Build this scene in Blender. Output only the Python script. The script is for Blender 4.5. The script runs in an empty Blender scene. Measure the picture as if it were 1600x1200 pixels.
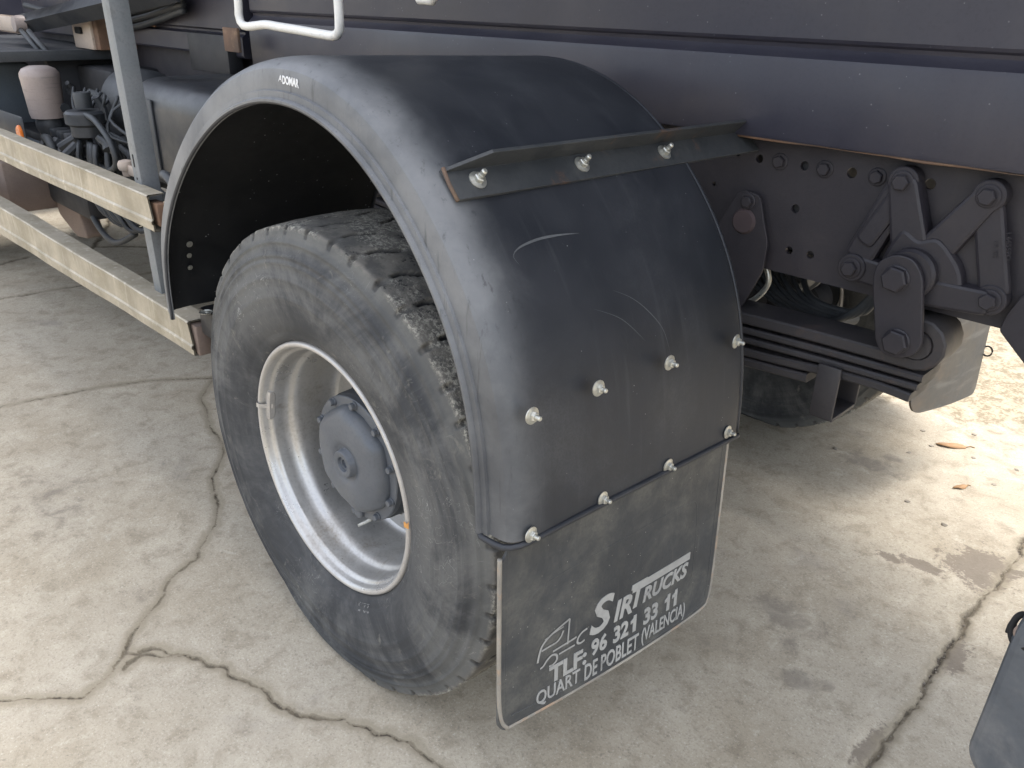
import bpy, bmesh, math, random
import numpy as np
from mathutils import Matrix, Vector, noise as mnoise

sc = bpy.context.scene
COL = sc.collection
random.seed(7)
RNG = np.random.default_rng(11)

# ------------------------------------------------------------------ camera
cam_data = bpy.data.cameras.new("camera")
cam = bpy.data.objects.new("camera", cam_data)
COL.objects.link(cam)
r_ = Vector((0.70051, 0.71334, 0.02069)); u_ = Vector((-0.31979, 0.28786, 0.9027)); f_ = Vector((-0.63798, 0.63897, -0.42977))
M = Matrix((r_, u_, -f_)).transposed().to_4x4()
M.translation = Vector((1.3857, -0.8092, 1.4885))
cam.matrix_world = M
cam_data.sensor_width = 36.0
cam_data.lens = 28.487
cam_data.clip_start = 0.02
cam_data.clip_end = 2000
sc.camera = cam

# ------------------------------------------------------------------ light
SUN_EL, SUN_AZ = math.radians(70), math.radians(10)      # azimuth from +Y towards +X
world = bpy.data.worlds.new("World"); sc.world = world
world.use_nodes = True
wn = world.node_tree.nodes; wl = world.node_tree.links
wn.clear()
sky = wn.new("ShaderNodeTexSky"); sky.sky_type = 'NISHITA'; sky.sun_disc = False
sky.sun_elevation = SUN_EL; sky.sun_rotation = SUN_AZ
sky.air_density = 1.0; sky.dust_density = 4.0; sky.ozone_density = 1.0
bg = wn.new("ShaderNodeBackground"); bg.inputs[1].default_value = 0.15
wo = wn.new("ShaderNodeOutputWorld")
hs = wn.new("ShaderNodeHueSaturation"); hs.inputs['Saturation'].default_value = 0.42      # thin white overcast
wl.new(sky.outputs[0], hs.inputs['Color']); wl.new(hs.outputs[0], bg.inputs[0]); wl.new(bg.outputs[0], wo.inputs[0])
sl = bpy.data.lights.new("sun", 'SUN'); sl.energy = 0.5; sl.angle = math.radians(28); sl.color = (1.0, 0.95, 0.87)
so = bpy.data.objects.new("sun", sl); COL.objects.link(so)
d = Vector((math.sin(SUN_AZ) * math.cos(SUN_EL), math.cos(SUN_AZ) * math.cos(SUN_EL), math.sin(SUN_EL)))
so.rotation_euler = d.to_track_quat('Z', 'Y').to_euler()
so.location = d * 20
vs = sc.view_settings
vs.view_transform = 'Standard'; vs.look = 'None'; vs.gamma = 1.0; vs.exposure = 2.1
vs.use_curve_mapping = False
cy = sc.cycles; cy.max_bounces = 6; cy.diffuse_bounces = 3; cy.glossy_bounces = 3; cy.transmission_bounces = 2; cy.caustics_reflective = False; cy.caustics_refractive = False

# ------------------------------------------------------------------ materials
def C4(c): return (c[0], c[1], c[2], 1.0)

class NT:
    def __init__(s, name):
        s.m = bpy.data.materials.new(name); s.m.use_nodes = True
        s.n = s.m.node_tree.nodes; s.l = s.m.node_tree.links
        s.n.clear()
        s.out = s.n.new("ShaderNodeOutputMaterial"); s.b = s.n.new("ShaderNodeBsdfPrincipled")
        s.l.new(s.b.outputs[0], s.out.inputs[0])
        s.co = s.n.new("ShaderNodeTexCoord").outputs['Object']
    def noise(s, scale, detail=5, rough=.55, dist=0, vec=None, stretch=None):
        n = s.n.new("ShaderNodeTexNoise"); n.inputs['Scale'].default_value = scale
        n.inputs['Detail'].default_value = detail; n.inputs['Roughness'].default_value = rough
        n.inputs['Distortion'].default_value = dist
        v = vec or s.co
        if stretch:
            mp = s.n.new("ShaderNodeMapping"); mp.inputs['Scale'].default_value = stretch
            s.l.new(v, mp.inputs[0]); v = mp.outputs[0]
        s.l.new(v, n.inputs['Vector'])
        return n.outputs['Fac']
    def ramp(s, fac, a, b, lo=0., hi=1.):
        r = s.n.new("ShaderNodeMapRange"); r.interpolation_type = 'SMOOTHSTEP'
        r.inputs[1].default_value = a; r.inputs[2].default_value = b
        r.inputs[3].default_value = lo; r.inputs[4].default_value = hi
        s.l.new(fac, r.inputs[0]); return r.outputs[0]
    def math(s, op, a, b=None, c=None):
        m = s.n.new("ShaderNodeMath"); m.operation = op
        for i, v in enumerate((a, b, c)):
            if v is None: continue
            if isinstance(v, (int, float)): m.inputs[i].default_value = v
            else: s.l.new(v, m.inputs[i])
        return m.outputs[0]
    def mix(s, fac, a, b):
        m = s.n.new("ShaderNodeMix"); m.data_type = 'RGBA'
        for i, v in ((0, fac), (6, a), (7, b)):
            if isinstance(v, tuple): m.inputs[i].default_value = C4(v)
            elif isinstance(v, (int, float)): m.inputs[i].default_value = v
            else: s.l.new(v, m.inputs[i])
        return m.outputs[2]
    def set(s, name, v):
        if isinstance(v, tuple): s.b.inputs[name].default_value = C4(v)
        elif isinstance(v, (int, float)): s.b.inputs[name].default_value = v
        else: s.l.new(v, s.b.inputs[name])
    def bump(s, h, strength, dist=.002, prev=None):
        b = s.n.new("ShaderNodeBump"); b.inputs['Strength'].default_value = strength
        b.inputs['Distance'].default_value = dist
        s.l.new(h, b.inputs['Height'])
        if prev: s.l.new(prev, b.inputs['Normal'])
        s.l.new(b.outputs[0], s.b.inputs['Normal']); return b.outputs[0]

def worn(name, c1, c2, rough=.5, metal=0., scale=6, dust=None, dust_lo=.5, dust_hi=.75, dust_amt=.6,
         dust_scale=3.5, fine=140, bump=.15, streak=None, rough_var=.15, specks=None):
    t = NT(name)
    n1 = t.noise(scale, 6, .6)
    col = t.mix(t.ramp(n1, .3, .7), c1, c2)
    nf = t.noise(fine, 4, .65)
    dk = tuple(x * .72 for x in c1); col = t.mix(t.ramp(nf, .45, .75, 0, .5), col, dk)
    rg = rough
    if dust:
        nd = t.noise(dust_scale, 8, .68, .3)
        fac = t.ramp(nd, dust_lo, dust_hi, 0, dust_amt)
        fac = t.math('MULTIPLY', fac, t.ramp(nf, .25, .65, .45, 1.))
        col = t.mix(fac, col, dust)
    if streak:
        ns = t.noise(1., 5, .6, .1, stretch=streak[1])
        col = t.mix(t.ramp(ns, streak[2], streak[3], 0, streak[4]), col, streak[0])
    if specks:
        vz = t.n.new("ShaderNodeTexVoronoi"); vz.inputs['Scale'].default_value = specks[1]
        t.l.new(t.co, vz.inputs['Vector'])
        gate = t.ramp(t.noise(specks[1] * .35, 2), .5, .62)
        col = t.mix(t.math('MULTIPLY', t.ramp(vz.outputs['Distance'], .06, .12, 1, 0), gate), col, specks[0])
    t.set('Base Color', col)
    t.set('Roughness', t.ramp(n1, .25, .75, max(.05, rg - rough_var), min(1., rg + rough_var)))
    t.set('Metallic', metal)
    if bump: t.bump(nf, bump, .0015)
    return t.m

MAT = {}
t = NT('weathered_black_plastic')
n1 = t.noise(5, 6, .6); nf = t.noise(230, 4, .65); nd = t.noise(3.2, 8, .68, .3)
col = t.mix(t.ramp(n1, .3, .7), (.013, .0155, .0205), (.021, .0235, .0295))
col = t.mix(t.math('MULTIPLY', t.ramp(nd, .45, .8, 0, .4), t.ramp(nf, .3, .65, .4, 1)), col, (.1, .105, .112))
ns = t.noise(1., 5, .6, .1, stretch=(7, 50, 3)); col = t.mix(t.ramp(ns, .55, .8, 0, .22), col, (.08, .085, .09))
ca = t.n.new("ShaderNodeAttribute"); ca.attribute_name = 'chalk_sheen'  # chalky wear plus the soft corner highlight, painted into the colour
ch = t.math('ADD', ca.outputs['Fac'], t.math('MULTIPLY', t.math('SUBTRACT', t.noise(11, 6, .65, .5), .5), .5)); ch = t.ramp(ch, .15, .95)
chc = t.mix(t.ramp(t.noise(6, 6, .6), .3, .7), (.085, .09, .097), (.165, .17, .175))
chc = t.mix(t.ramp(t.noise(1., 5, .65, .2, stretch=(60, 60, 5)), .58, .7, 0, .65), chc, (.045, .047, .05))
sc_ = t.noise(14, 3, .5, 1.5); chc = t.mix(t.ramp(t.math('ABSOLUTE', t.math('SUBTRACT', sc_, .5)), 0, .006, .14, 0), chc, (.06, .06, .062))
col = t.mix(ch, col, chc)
vz = t.n.new("ShaderNodeTexVoronoi"); vz.inputs['Scale'].default_value = 75; t.l.new(t.co, vz.inputs['Vector'])
col = t.mix(t.math('MULTIPLY', t.ramp(vz.outputs['Distance'], .04, .1, .7, 0), t.ramp(t.noise(18, 2), .56, .66)), col, (.3, .31, .31))
t.set('Base Color', col); t.set('Roughness', t.ramp(n1, .25, .75, .46, .62)); t.bump(nf, .12, .0012)
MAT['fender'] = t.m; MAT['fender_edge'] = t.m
MAT['fender_in'] = worn('black_inner_plastic', (.008, .009, .011), (.012, .013, .015), .6, specks=((.35, .36, .36), 60), bump=.1)
MAT['flap'] = worn('black_rubber_sheet', (.03, .033, .037), (.045, .048, .051), .6, dust=(.16, .155, .135), dust_lo=.38, dust_hi=.72, dust_amt=.65, dust_scale=7,
                   streak=((.17, .165, .15), (4, 70, 6), .6, .8, .35), specks=((.32, .31, .28), 90), bump=.3)
MAT['flap_edge'] = worn('scuffed_rubber_edge', (.36, .33, .28), (.2, .185, .16), .8, dust=(.38, .25, .16), dust_lo=.5, dust_hi=.65, dust_amt=.8, dust_scale=20)
MAT['far_flap'] = worn('dusty_rubber_painted_lit', (.06, .061, .06), (.085, .084, .08), .5, dust=(.17, .12, .075), dust_lo=.45, dust_hi=.7, dust_amt=.6, streak=((.2, .2, .19), (3, 5, 30), .5, .7, .4))  # greyer than the near flap: light on the sheet painted into its colour
MAT['print'] = worn('faded_white_print', (.38, .38, .365), (.26, .26, .25), .7, dust=(.12, .12, .12), dust_lo=.55, dust_hi=.72, dust_amt=.7, dust_scale=30)
MAT['print_w'] = worn('white_print', (.75, .76, .77), (.6, .6, .6), .6)
MAT['rim'] = worn('silver_wheel_paint', (.44, .435, .42), (.52, .51, .49), .36, .65, dust=(.22, .18, .13), dust_lo=.48, dust_hi=.75, dust_amt=.6, dust_scale=6, specks=((.08, .06, .05), 90), bump=.06, streak=((.2, .15, .1), (30, 8, 30), .6, .75, .4))
MAT['rim_lip'] = worn('pale_rim_lip_paint', (.52, .5, .47), (.42, .4, .375), .42, .35, dust=(.35, .3, .25), dust_lo=.55, dust_hi=.75, dust_amt=.5, dust_scale=14, bump=.05)
MAT['hub'] = worn('blue_grey_hub_paint', (.085, .094, .108), (.11, .119, .132), .45, dust=(.17, .16, .14), dust_lo=.46, dust_hi=.75, dust_amt=.5, dust_scale=8, bump=.2)
MAT['hub_dark'] = worn('dark_hub_casting', (.04, .045, .052), (.06, .065, .07), .6, specks=((.3, .28, .25), 60))
MAT['zinc'] = worn('galvanised_steel', (.55, .55, .5), (.42, .42, .38), .4, .7, scale=60, fine=300, dust=(.3, .26, .18), dust_lo=.5, dust_hi=.7, dust_amt=.5, dust_scale=60)
MAT['body'] = worn('dark_slate_body_paint', (.022, .0225, .035), (.03, .029, .041), .45, specks=((.11, .11, .12), 60), dust=(.06, .052, .057), dust_lo=.42, dust_hi=.75, dust_amt=.5, bump=.1, scale=2.5, dust_scale=2.2, streak=((.045, .043, .053), (9, 9, 1.2), .5, .8, .4))
MAT['chassis'] = worn('dark_chassis_paint', (.0165, .0145, .0195), (.0215, .019, .0235), .6, dust=(.042, .034, .035), dust_lo=.45, dust_hi=.75, dust_amt=.6, bump=.4, fine=110)
MAT['spring'] = worn('sprayed_spring_steel', (.024, .0235, .027), (.036, .032, .033), .55, dust=(.1, .06, .045), dust_lo=.55, dust_hi=.75, dust_amt=.6, dust_scale=7)
MAT['dark'] = worn('dark_underbody', (.014, .015, .018), (.022, .022, .025), .6)
MAT['hole'] = worn('black_parts_and_hole_shade', (.006, .006, .007), (.008, .008, .008), .9, bump=0)  # own black of cable, ring and switch; painted shade in the post slots
MAT['rust'] = worn('rusty_steel_edge', (.18, .1, .06), (.1, .075, .06), .85, dust=(.3, .2, .12), dust_lo=.5, dust_hi=.7, dust_scale=20)
MAT['bracket'] = worn('dull_black_angle_iron', (.035, .039, .043), (.055, .058, .06), .55, dust=(.2, .1, .05), dust_lo=.58, dust_hi=.72, dust_amt=.8, dust_scale=9, bump=.35, fine=90)
MAT['alu'] = worn('dirty_aluminium', (.41, .365, .285), (.31, .275, .21), .55, .25, scale=9, dust=(.24, .21, .145), dust_lo=.42, dust_hi=.68, dust_amt=.8, dust_scale=6,
                  streak=((.68, .63, .52), (45, 45, 5), .55, .75, .5), bump=.12)
MAT['post'] = worn('grey_painted_post', (.14, .155, .163), (.19, .198, .205), .55, dust=(.1, .1, .1), dust_lo=.55, dust_hi=.7, dust_amt=.5, dust_scale=12)
MAT['white'] = worn('white_rod_paint', (.78, .77, .73), (.7, .69, .65), .5, dust=(.45, .42, .38), dust_lo=.58, dust_hi=.75, dust_amt=.4, dust_scale=12, bump=.08)
MAT['canister'] = worn('dusty_pink_white_canister', (.36, .295, .265), (.29, .245, .225), .5, streak=((.22, .19, .18), (6, 6, 90), .58, .66, .6))
MAT['tank'] = worn('dusty_dark_tank', (.026, .029, .034), (.042, .045, .049), .5, dust=(.1, .1, .1), dust_lo=.48, dust_hi=.78, dust_amt=.5)
MAT['fuel'] = worn('sooty_tank_paint', (.014, .016, .02), (.024, .026, .03), .42, dust=(.06, .06, .062), dust_lo=.45, dust_hi=.8, dust_amt=.5)
MAT['rust_dark'] = worn('dark_red_rust', (.06, .04, .042), (.045, .034, .036), .8)
MAT['hose'] = worn('dusty_hose_rubber', (.03, .034, .038), (.06, .064, .068), .55)
MAT['bluegrey'] = worn('blue_grey_plastic', (.1, .125, .15), (.13, .152, .175), .5, dust=(.1, .11, .12), dust_lo=.5, dust_hi=.7)
MAT['beige'] = worn('dusty_beige_paint', (.5, .41, .33), (.42, .34, .28), .55, specks=((.1, .08, .07), 40))
MAT['brown'] = worn('dried_mud_steel', (.16, .12, .1), (.22, .17, .14), .85)
MAT['orange'] = worn('orange_reflector', (.75, .2, .03), (.7, .17, .02), .3)
MAT['red'] = worn('red_lens', (.45, .03, .02), (.4, .03, .02), .3)
MAT['leaf'] = worn('dry_leaf', (.33, .19, .085), (.24, .135, .06), .8)
MAT['stone'] = worn('yard_stone', (.3, .26, .2), (.16, .14, .12), .9, scale=40)
MAT['plate'] = worn('scuffed_slate_plate', (.05, .06, .074), (.07, .08, .094), .5, dust=(.2, .2, .2), dust_lo=.45, dust_hi=.75, dust_amt=.5, dust_scale=9, fine=60)
MAT['orange_mark'] = worn('orange_crayon', (.7, .33, .08), (.6, .3, .1), .8)

# tyre rubber: dusty, scuffed, chalky on the worn shoulder and tread
t = NT('dusty_tyre_rubber')
pa = t.n.new("ShaderNodeAttribute"); pa.attribute_name = 'polar'; pv = pa.outputs['Vector']
sp = t.n.new("ShaderNodeSeparateXYZ"); t.l.new(pv, sp.inputs[0]); rad = sp.outputs[2]
att = t.n.new("ShaderNodeAttribute"); att.attribute_name = 'tread'; tr = att.outputs['Fac']
n1 = t.noise(4.2, 8, .7, .6); nf = t.noise(210, 5, .7); nm = t.noise(21, 7, .72, .8)
ring = t.noise(1., 6, .7, .1, vec=pv, stretch=(2.5, 2.5, 75)); ray = t.noise(1., 6, .72, .3, vec=pv, stretch=(34, 34, 9)); fineray = t.noise(1., 5, .7, .2, vec=pv, stretch=(120, 120, 30))
col = t.mix(t.ramp(n1, .36, .64), (.03, .032, .035), (.056, .057, .059))
dust = t.math('MULTIPLY', t.ramp(rad, .335, .42, .3, 1.), t.ramp(t.math('ADD', t.math('MULTIPLY', ring, .2), t.math('MULTIPLY', n1, .8)), .42, .6))
col = t.mix(t.math('MULTIPLY', dust, .75), col, (.12, .12, .115))
col = t.mix(t.math('MULTIPLY', t.ramp(rad, .49, .53), .45), col, (.15, .15, .14))
col = t.mix(t.ramp(ray, .54, .76, 0, .16), col, (.16, .16, .155))
col = t.mix(t.ramp(ray, .3, .42, .12, 0), col, (.03, .032, .036))
col = t.mix(t.ramp(nm, .58, .72, 0, .55), col, (.2, .19, .165))
col = t.mix(t.ramp(nm, .3, .42, .45, 0), col, (.03, .032, .036))
col = t.mix(t.math('MULTIPLY', t.ramp(fineray, .6, .7, 0, .35), t.ramp(n1, .45, .6)), col, (.25, .25, .235))
ns = t.noise(13, 3, .5, 2.6); line = t.math('ABSOLUTE', t.math('SUBTRACT', ns, .5))
col = t.mix(t.math('MULTIPLY', t.ramp(line, .0, .005, 1, 0), t.ramp(t.noise(4, 3), .5, .64, 0, .7)), col, (.3, .3, .28))
tb = t.mix(t.ramp(t.noise(26, 5, .7), .38, .62), (.095, .09, .082), (.19, .175, .15))
col = t.mix(t.math('MULTIPLY', tr, t.ramp(t.noise(8, 6, .7), .28, .6, .35, .95)), col, tb)
chip = t.math('MULTIPLY', t.ramp(t.noise(130, 6, .8), .49, .56), t.ramp(t.noise(9, 4), .44, .56))
col = t.mix(t.math('MULTIPLY', chip, tr), col, (.38, .365, .31))
chip2 = t.math('MULTIPLY', t.ramp(t.noise(75, 6, .8), .54, .6), t.ramp(t.noise(11, 4), .5, .62)); col = t.mix(t.math('MULTIPLY', chip2, tr), col, (.02, .021, .022))
groove = t.n.new("ShaderNodeAttribute"); groove.attribute_name = 'groove'
col = t.mix(groove.outputs['Fac'], col, (.012, .012, .013))
t.set('Base Color', col); t.set('Roughness', .8)
b1 = t.bump(nm, .15, .003); t.bump(nf, .3, .0012, b1)
MAT['tyre'] = t.m
MAT['tyre_text'] = worn('tyre_raised_rubber', (.16, .16, .155), (.12, .12, .12), .8)

# ------------------------------------------------------------------ mesh helpers
def mesh_from(name, verts, faces, sharp=35):
    me = bpy.data.meshes.new(name)
    me.from_pydata([tuple(map(float, v)) for v in verts], [], [tuple(map(int, f)) for f in faces])
    finish(me, sharp); return me

def finish(me, sharp=35):
    me.validate(); me.update()
    if len(me.polygons):
        me.polygons.foreach_set('use_smooth', [True] * len(me.polygons))
        if sharp: me.set_sharp_from_angle(angle=math.radians(sharp))
    me.update()

def obj(name, me, mat=None, parent=None, loc=None, rot=None):
    o = bpy.data.objects.new(name, me); COL.objects.link(o)
    if mat is not None and len(me.materials) == 0: me.materials.append(MAT[mat] if isinstance(mat, str) else mat)
    if parent is not None: o.parent = parent
    if loc is not None: o.location = loc
    if rot is not None: o.rotation_euler = rot
    return o

class MB:
    def __init__(s): s.v = []; s.f = []
    def add(s, v, f):
        k = len(s.v); s.v += [tuple(x) for x in v]; s.f += [tuple(i + k for i in q) for q in f]; return s
    def xf(s, fn): s.v = [tuple(fn(*p)) for p in s.v]; return s
    def mesh(s, name='m', sharp=35): return mesh_from(name, s.v, s.f, sharp)

def lathe(prof, seg=64, cap0=False, cap1=False):
    """profile of (r, y): revolved about the Y axis"""
    v = []; f = []; n = len(prof)
    for i in range(seg):
        a = 2 * math.pi * i / seg
        for r, y in prof: v.append((r * math.cos(a), y, r * math.sin(a)))
    for i in range(seg):
        j = (i + 1) % seg
        for k in range(n - 1): f.append((i * n + k, i * n + k + 1, j * n + k + 1, j * n + k))
    if cap0: f.append([i * n for i in range(seg)])
    if cap1: f.append([i * n + n - 1 for i in range(seg)][::-1])
    return v, f

def tube(pts, rad, seg=10, closed=False, caps=True):
    P = [Vector(p) for p in pts]; n = len(P); v = []; f = []
    up = Vector((0, 0, 1)); prev = None
    for i in range(n):
        a = P[(i - 1) % n] if (closed or i > 0) else P[i]; b = P[(i + 1) % n] if (closed or i < n - 1) else P[i]
        tg = (b - a).normalized()
        if prev is None:
            x = tg.cross(up)
            if x.length < .1: x = tg.cross(Vector((1, 0, 0)))
        else: x = prev - tg * prev.dot(tg)
        x.normalize(); prev = x.copy(); y = tg.cross(x)
        r = rad[i] if isinstance(rad, (list, tuple)) else rad
        for k in range(seg):
            an = 2 * math.pi * k / seg; v.append(P[i] + (x * math.cos(an) + y * math.sin(an)) * r)
    for i in range(n if closed else n - 1):
        j = (i + 1) % n
        for k in range(seg): l = (k + 1) % seg; f.append((i * seg + k, i * seg + l, j * seg + l, j * seg + k))
    if caps and not closed: f.append(list(range(seg))[::-1]); f.append([(n - 1) * seg + k for k in range(seg)])
    return v, f

def box(x0, x1, y0, y1, z0, z1, bev=0., seg=2):
    bm = bmesh.new(); bmesh.ops.create_cube(bm, size=1)
    for v in bm.verts: v.co = Vector(((x0 + x1) / 2 + v.co.x * (x1 - x0), (y0 + y1) / 2 + v.co.y * (y1 - y0), (z0 + z1) / 2 + v.co.z * (z1 - z0)))
    if bev: bmesh.ops.bevel(bm, geom=bm.edges[:], offset=bev, segments=seg, profile=.5, affect='EDGES')
    bm.verts.index_update(); v = [tuple(q.co) for q in bm.verts]; f = [[q.index for q in p.verts] for p in bm.faces]; bm.free()
    return v, f

def box_mesh(*a, **k): return mesh_from('box', *box(*a, **k))

def curve_mesh(cu):
    o = bpy.data.objects.new('tmp', cu); COL.objects.link(o)
    dg = bpy.context.evaluated_depsgraph_get(); dg.update()
    me = bpy.data.meshes.new_from_object(o.evaluated_get(dg)); me.materials.clear()
    bpy.data.objects.remove(o); return me

def circ(cx, cz, r, n=20): return [(cx + r * math.cos(2 * math.pi * i / n), cz + r * math.sin(2 * math.pi * i / n)) for i in range(n)]

def rounded(poly, r, n=4):
    out = []; N = len(poly)
    for i in range(N):
        p = Vector(poly[i]); a = Vector(poly[i - 1]); b = Vector(poly[(i + 1) % N])
        da = (a - p); db = (b - p); rr = min(r, da.length * .45, db.length * .45)
        s = p + da.normalized() * rr; e = p + db.normalized() * rr
        for k in range(n + 1):
            q = k / n; out.append(tuple((1 - q) ** 2 * s + 2 * q * (1 - q) * p + q * q * e))
    return out

def plate(outline, holes, y0, y1, bev=.0):
    """flat plate in XZ between y0 and y1, with real holes"""
    cu = bpy.data.curves.new('plate', 'CURVE'); cu.dimensions = '2D'; cu.fill_mode = 'BOTH'
    for poly in [outline] + list(holes):
        s = cu.splines.new('POLY'); s.points.add(len(poly) - 1)
        for q, (x, z) in zip(s.points, poly): q.co = (x, z, 0, 1)
        s.use_cyclic_u = True
    th = abs(y1 - y0) / 2
    cu.extrude = th - bev; cu.bevel_depth = bev; cu.bevel_resolution = 1
    me = curve_mesh(cu)
    yc = (y0 + y1) / 2
    n = len(me.vertices); co = np.zeros(n * 3); me.vertices.foreach_get('co', co); co = co.reshape(-1, 3)
    me.vertices.foreach_set('co', np.stack([co[:, 0], yc - co[:, 2], co[:, 1]], 1).ravel())
    finish(me, 30); return me

def text_verts(body, bold=0., shear=0., extrude=.0, spacing=1.):
    cu = bpy.data.curves.new('txt', 'FONT'); cu.body = body; cu.size = 1; cu.offset = bold; cu.shear = shear
    cu.extrude = extrude; cu.resolution_u = 3; cu.space_character = spacing
    me = curve_mesh(cu)
    co = np.zeros(len(me.vertices) * 3); me.vertices.foreach_get('co', co); co = co.reshape(-1, 3)
    return me, co

def fit_text(body, u0, u1, v0, v1, place, bold=.0, shear=0., th=.0012, spacing=1.):
    """text stretched into the (u, v) box and put on a surface by place(u, v, height)"""
    me, co = text_verts(body, bold, shear, .02, spacing)
    mn, mx = co.min(0), co.max(0)
    u = u0 + (co[:, 0] - mn[0]) / (mx[0] - mn[0]) * (u1 - u0); v = v0 + (co[:, 1] - mn[1]) / (mx[1] - mn[1]) * (v1 - v0)
    h = (co[:, 2] - mn[2]) / (mx[2] - mn[2]) * th
    me.vertices.foreach_set('co', np.array([place(a, b, c) for a, b, c in zip(u, v, h)]).ravel())
    me.update(); return me

def one_mesh(u0, u1, v0, v1, place, th=.0012):
    w, h = u1 - u0, v1 - v0
    P = [(.42, 0), (.85, 0), (.85, 1), (.5, 1), (.42, .84), (.1, .74), (.1, .56), (.42, .62)]
    v = [place(u0 + a * w, v0 + b * h, k) for k in (th, 0) for a, b in P]
    return mesh_from('one', v, [tuple(range(8))] + [(i, i + 8, (i + 1) % 8 + 8, (i + 1) % 8) for i in range(8)], 30)

def smooth_path(pts, n, it=2):
    P = np.array(pts, float); t = np.concatenate([[0], np.cumsum(np.linalg.norm(np.diff(P, axis=0), axis=1))])
    # gentle smoothing, then Catmull-Rom through the points by arc length
    for _ in range(it):
        Q = P.copy(); Q[1:-1] = .25 * P[:-2] + .5 * P[1:-1] + .25 * P[2:]; P = Q
    t = np.concatenate([[0], np.cumsum(np.linalg.norm(np.diff(P, axis=0), axis=1))])
    out = []
    for s in np.linspace(0, t[-1], n):
        i = min(max(np.searchsorted(t, s) - 1, 0), len(P) - 2); u = (s - t[i]) / (t[i + 1] - t[i])
        p0 = P[max(i - 1, 0)]; p1 = P[i]; p2 = P[i + 1]; p3 = P[min(i + 2, len(P) - 1)]
        out.append(.5 * (2 * p1 + (p2 - p0) * u + (2 * p0 - 5 * p1 + 4 * p2 - p3) * u * u + (3 * p1 - p0 - 3 * p2 + p3) * u ** 3))
    return np.array(out)

def nut_mesh(wr=.0155, nr=.009, nh=.008, sr=.0045, sh=.02, dome=.002):
    """washer, hexagon nut and threaded stud end, axis +Z"""
    mb = MB()
    def zl(prof, seg): v, f = lathe(prof, seg); return [(x, -z, y) for x, y, z in v], f
    mb.add(*zl([(0, 0), (wr, 0), (wr, .0018), (nr * .9, .0018 + dome)], 20))
    mb.add(*zl([(nr, .002), (nr, .002 + nh * .85), (nr * .82, .002 + nh), (sr, .002 + nh)], 6))
    mb.add(*zl([(sr, .004), (sr, sh * .6), (sr * .9, sh * .62), (sr, sh * .7), (sr * .92, sh * .8), (sr, sh * .9), (sr * .7, sh), (0, sh)], 12))
    return mb.mesh('nut', 30)

def hex_bolt_mesh(fr=.02, hr=.016, h=.012, boss=.0):
    """flanged hexagon head, axis -Y"""
    mb = MB()
    y = -boss
    if boss: mb.add(*lathe([(fr * 1.35, .001), (fr * 1.35, -boss + .002), (fr * 1.25, -boss), (0, -boss)], 28))
    mb.add(*lathe([(fr, y + .001), (fr, y - h * .18), (fr * .9, y - h * .28), (0, y - h * .28)], 24))
    mb.add(*lathe([(hr, y), (hr, y - h * .85), (hr * .86, y - h), (0, y - h)], 6))
    return mb.mesh('bolt', 30)

def tag(o, label, cat=None, group=None, kind=None):
    if label: o['label'] = label
    if cat: o['category'] = cat
    if group: o['group'] = group
    if kind: o['kind'] = kind
    return o

# ------------------------------------------------------------------ ground
CR = {  # centre lines of cracks and joints, half width
 'A': ([(-.425,-.701),(-.348,-.602),(-.276,-.521),(-.306,-.467),(-.365,-.407),(-.405,-.368),(-.486,-.259),(-.559,-.201),(-.6,-.097),(-.75,.026),(-.809,.066),(-.981,.135),(-1.116,.242),(-1.241,.28),(-1.467,.339),(-1.588,.375),(-1.72,.503)], .0022, .008),
 'A2': ([(-.8,-1.15),(-.425,-.701)], .0022, .008),
 'B': ([(-.311,-.428),(-.338,-.378),(-.3,-.338),(-.226,-.29),(-.139,-.25),(-.034,-.222),(.05,-.203),(.125,-.165),(.228,-.113),(.296,-.075),(.362,-.055),(.478,-.027),(.62,.03)], .0028, .013),
 'B2': ([(-.365,-.407),(-.31,-.37),(-.25,-.31)], .0018, .008),
 'C': ([(-2.09,-.5),(-2.044,-.297),(-1.999,-.081),(-1.955,.101),(-1.895,.261),(-1.741,.499),(-1.65,.8),(-1.6,1.4)], .003, .006),
 'D': ([(1.06,-.9),(1.058,.2),(1.059,.539),(1.067,.714),(1.07,.849),(1.071,.964),(1.068,1.053),(1.053,1.185),(1.055,1.427),(1.057,1.9),(1.06,2.6)], .0042, .012),
 'F': ([(-3.45,-.9),(-3.411,.044),(-3.37,.325),(-3.338,.528),(-3.315,.912),(-3.277,1.248),(-3.2,2.5)], .005, .008),
 'H': ([(-4.859,1.231),(-4.423,1.048),(-4.081,.843),(-3.927,.694)], .009, .01),
 'I': ([(-4.081,.843),(-3.98,.985),(-3.822,1.125)], .007, .01),
 'J': ([(-4.0,.1),(-4.034,.266),(-4.112,.478)], .009, .01),
}
def meander(pts, amp, step=.012):
    out = []
    for (x0, y0), (x1, y1) in zip(pts[:-1], pts[1:]):
        L = math.hypot(x1 - x0, y1 - y0); n = max(1, int(L / step))
        for k in range(n): out.append((x0 + (x1 - x0) * k / n, y0 + (y1 - y0) * k / n))
    out.append(pts[-1])
    res = []
    for i, (x, y) in enumerate(out):
        a = mnoise.noise(Vector((x * 9, y * 9, 1.3))) * amp * 1.4 + mnoise.noise(Vector((x * 31, y * 31, 5.1))) * amp * .8 + mnoise.noise(Vector((x * 80, y * 80, 2))) * amp * .35
        b = mnoise.noise(Vector((x * 9, y * 9, 9.3))) * amp * 1.4 + mnoise.noise(Vector((x * 31, y * 31, 7.1))) * amp * .8 + mnoise.noise(Vector((x * 80, y * 80, 4))) * amp * .35
        res.append((x + a, y + b))
    return res
CRM = {k: (np.array(meander(p, a)), w) for k, (p, w, a) in CR.items()}

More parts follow.
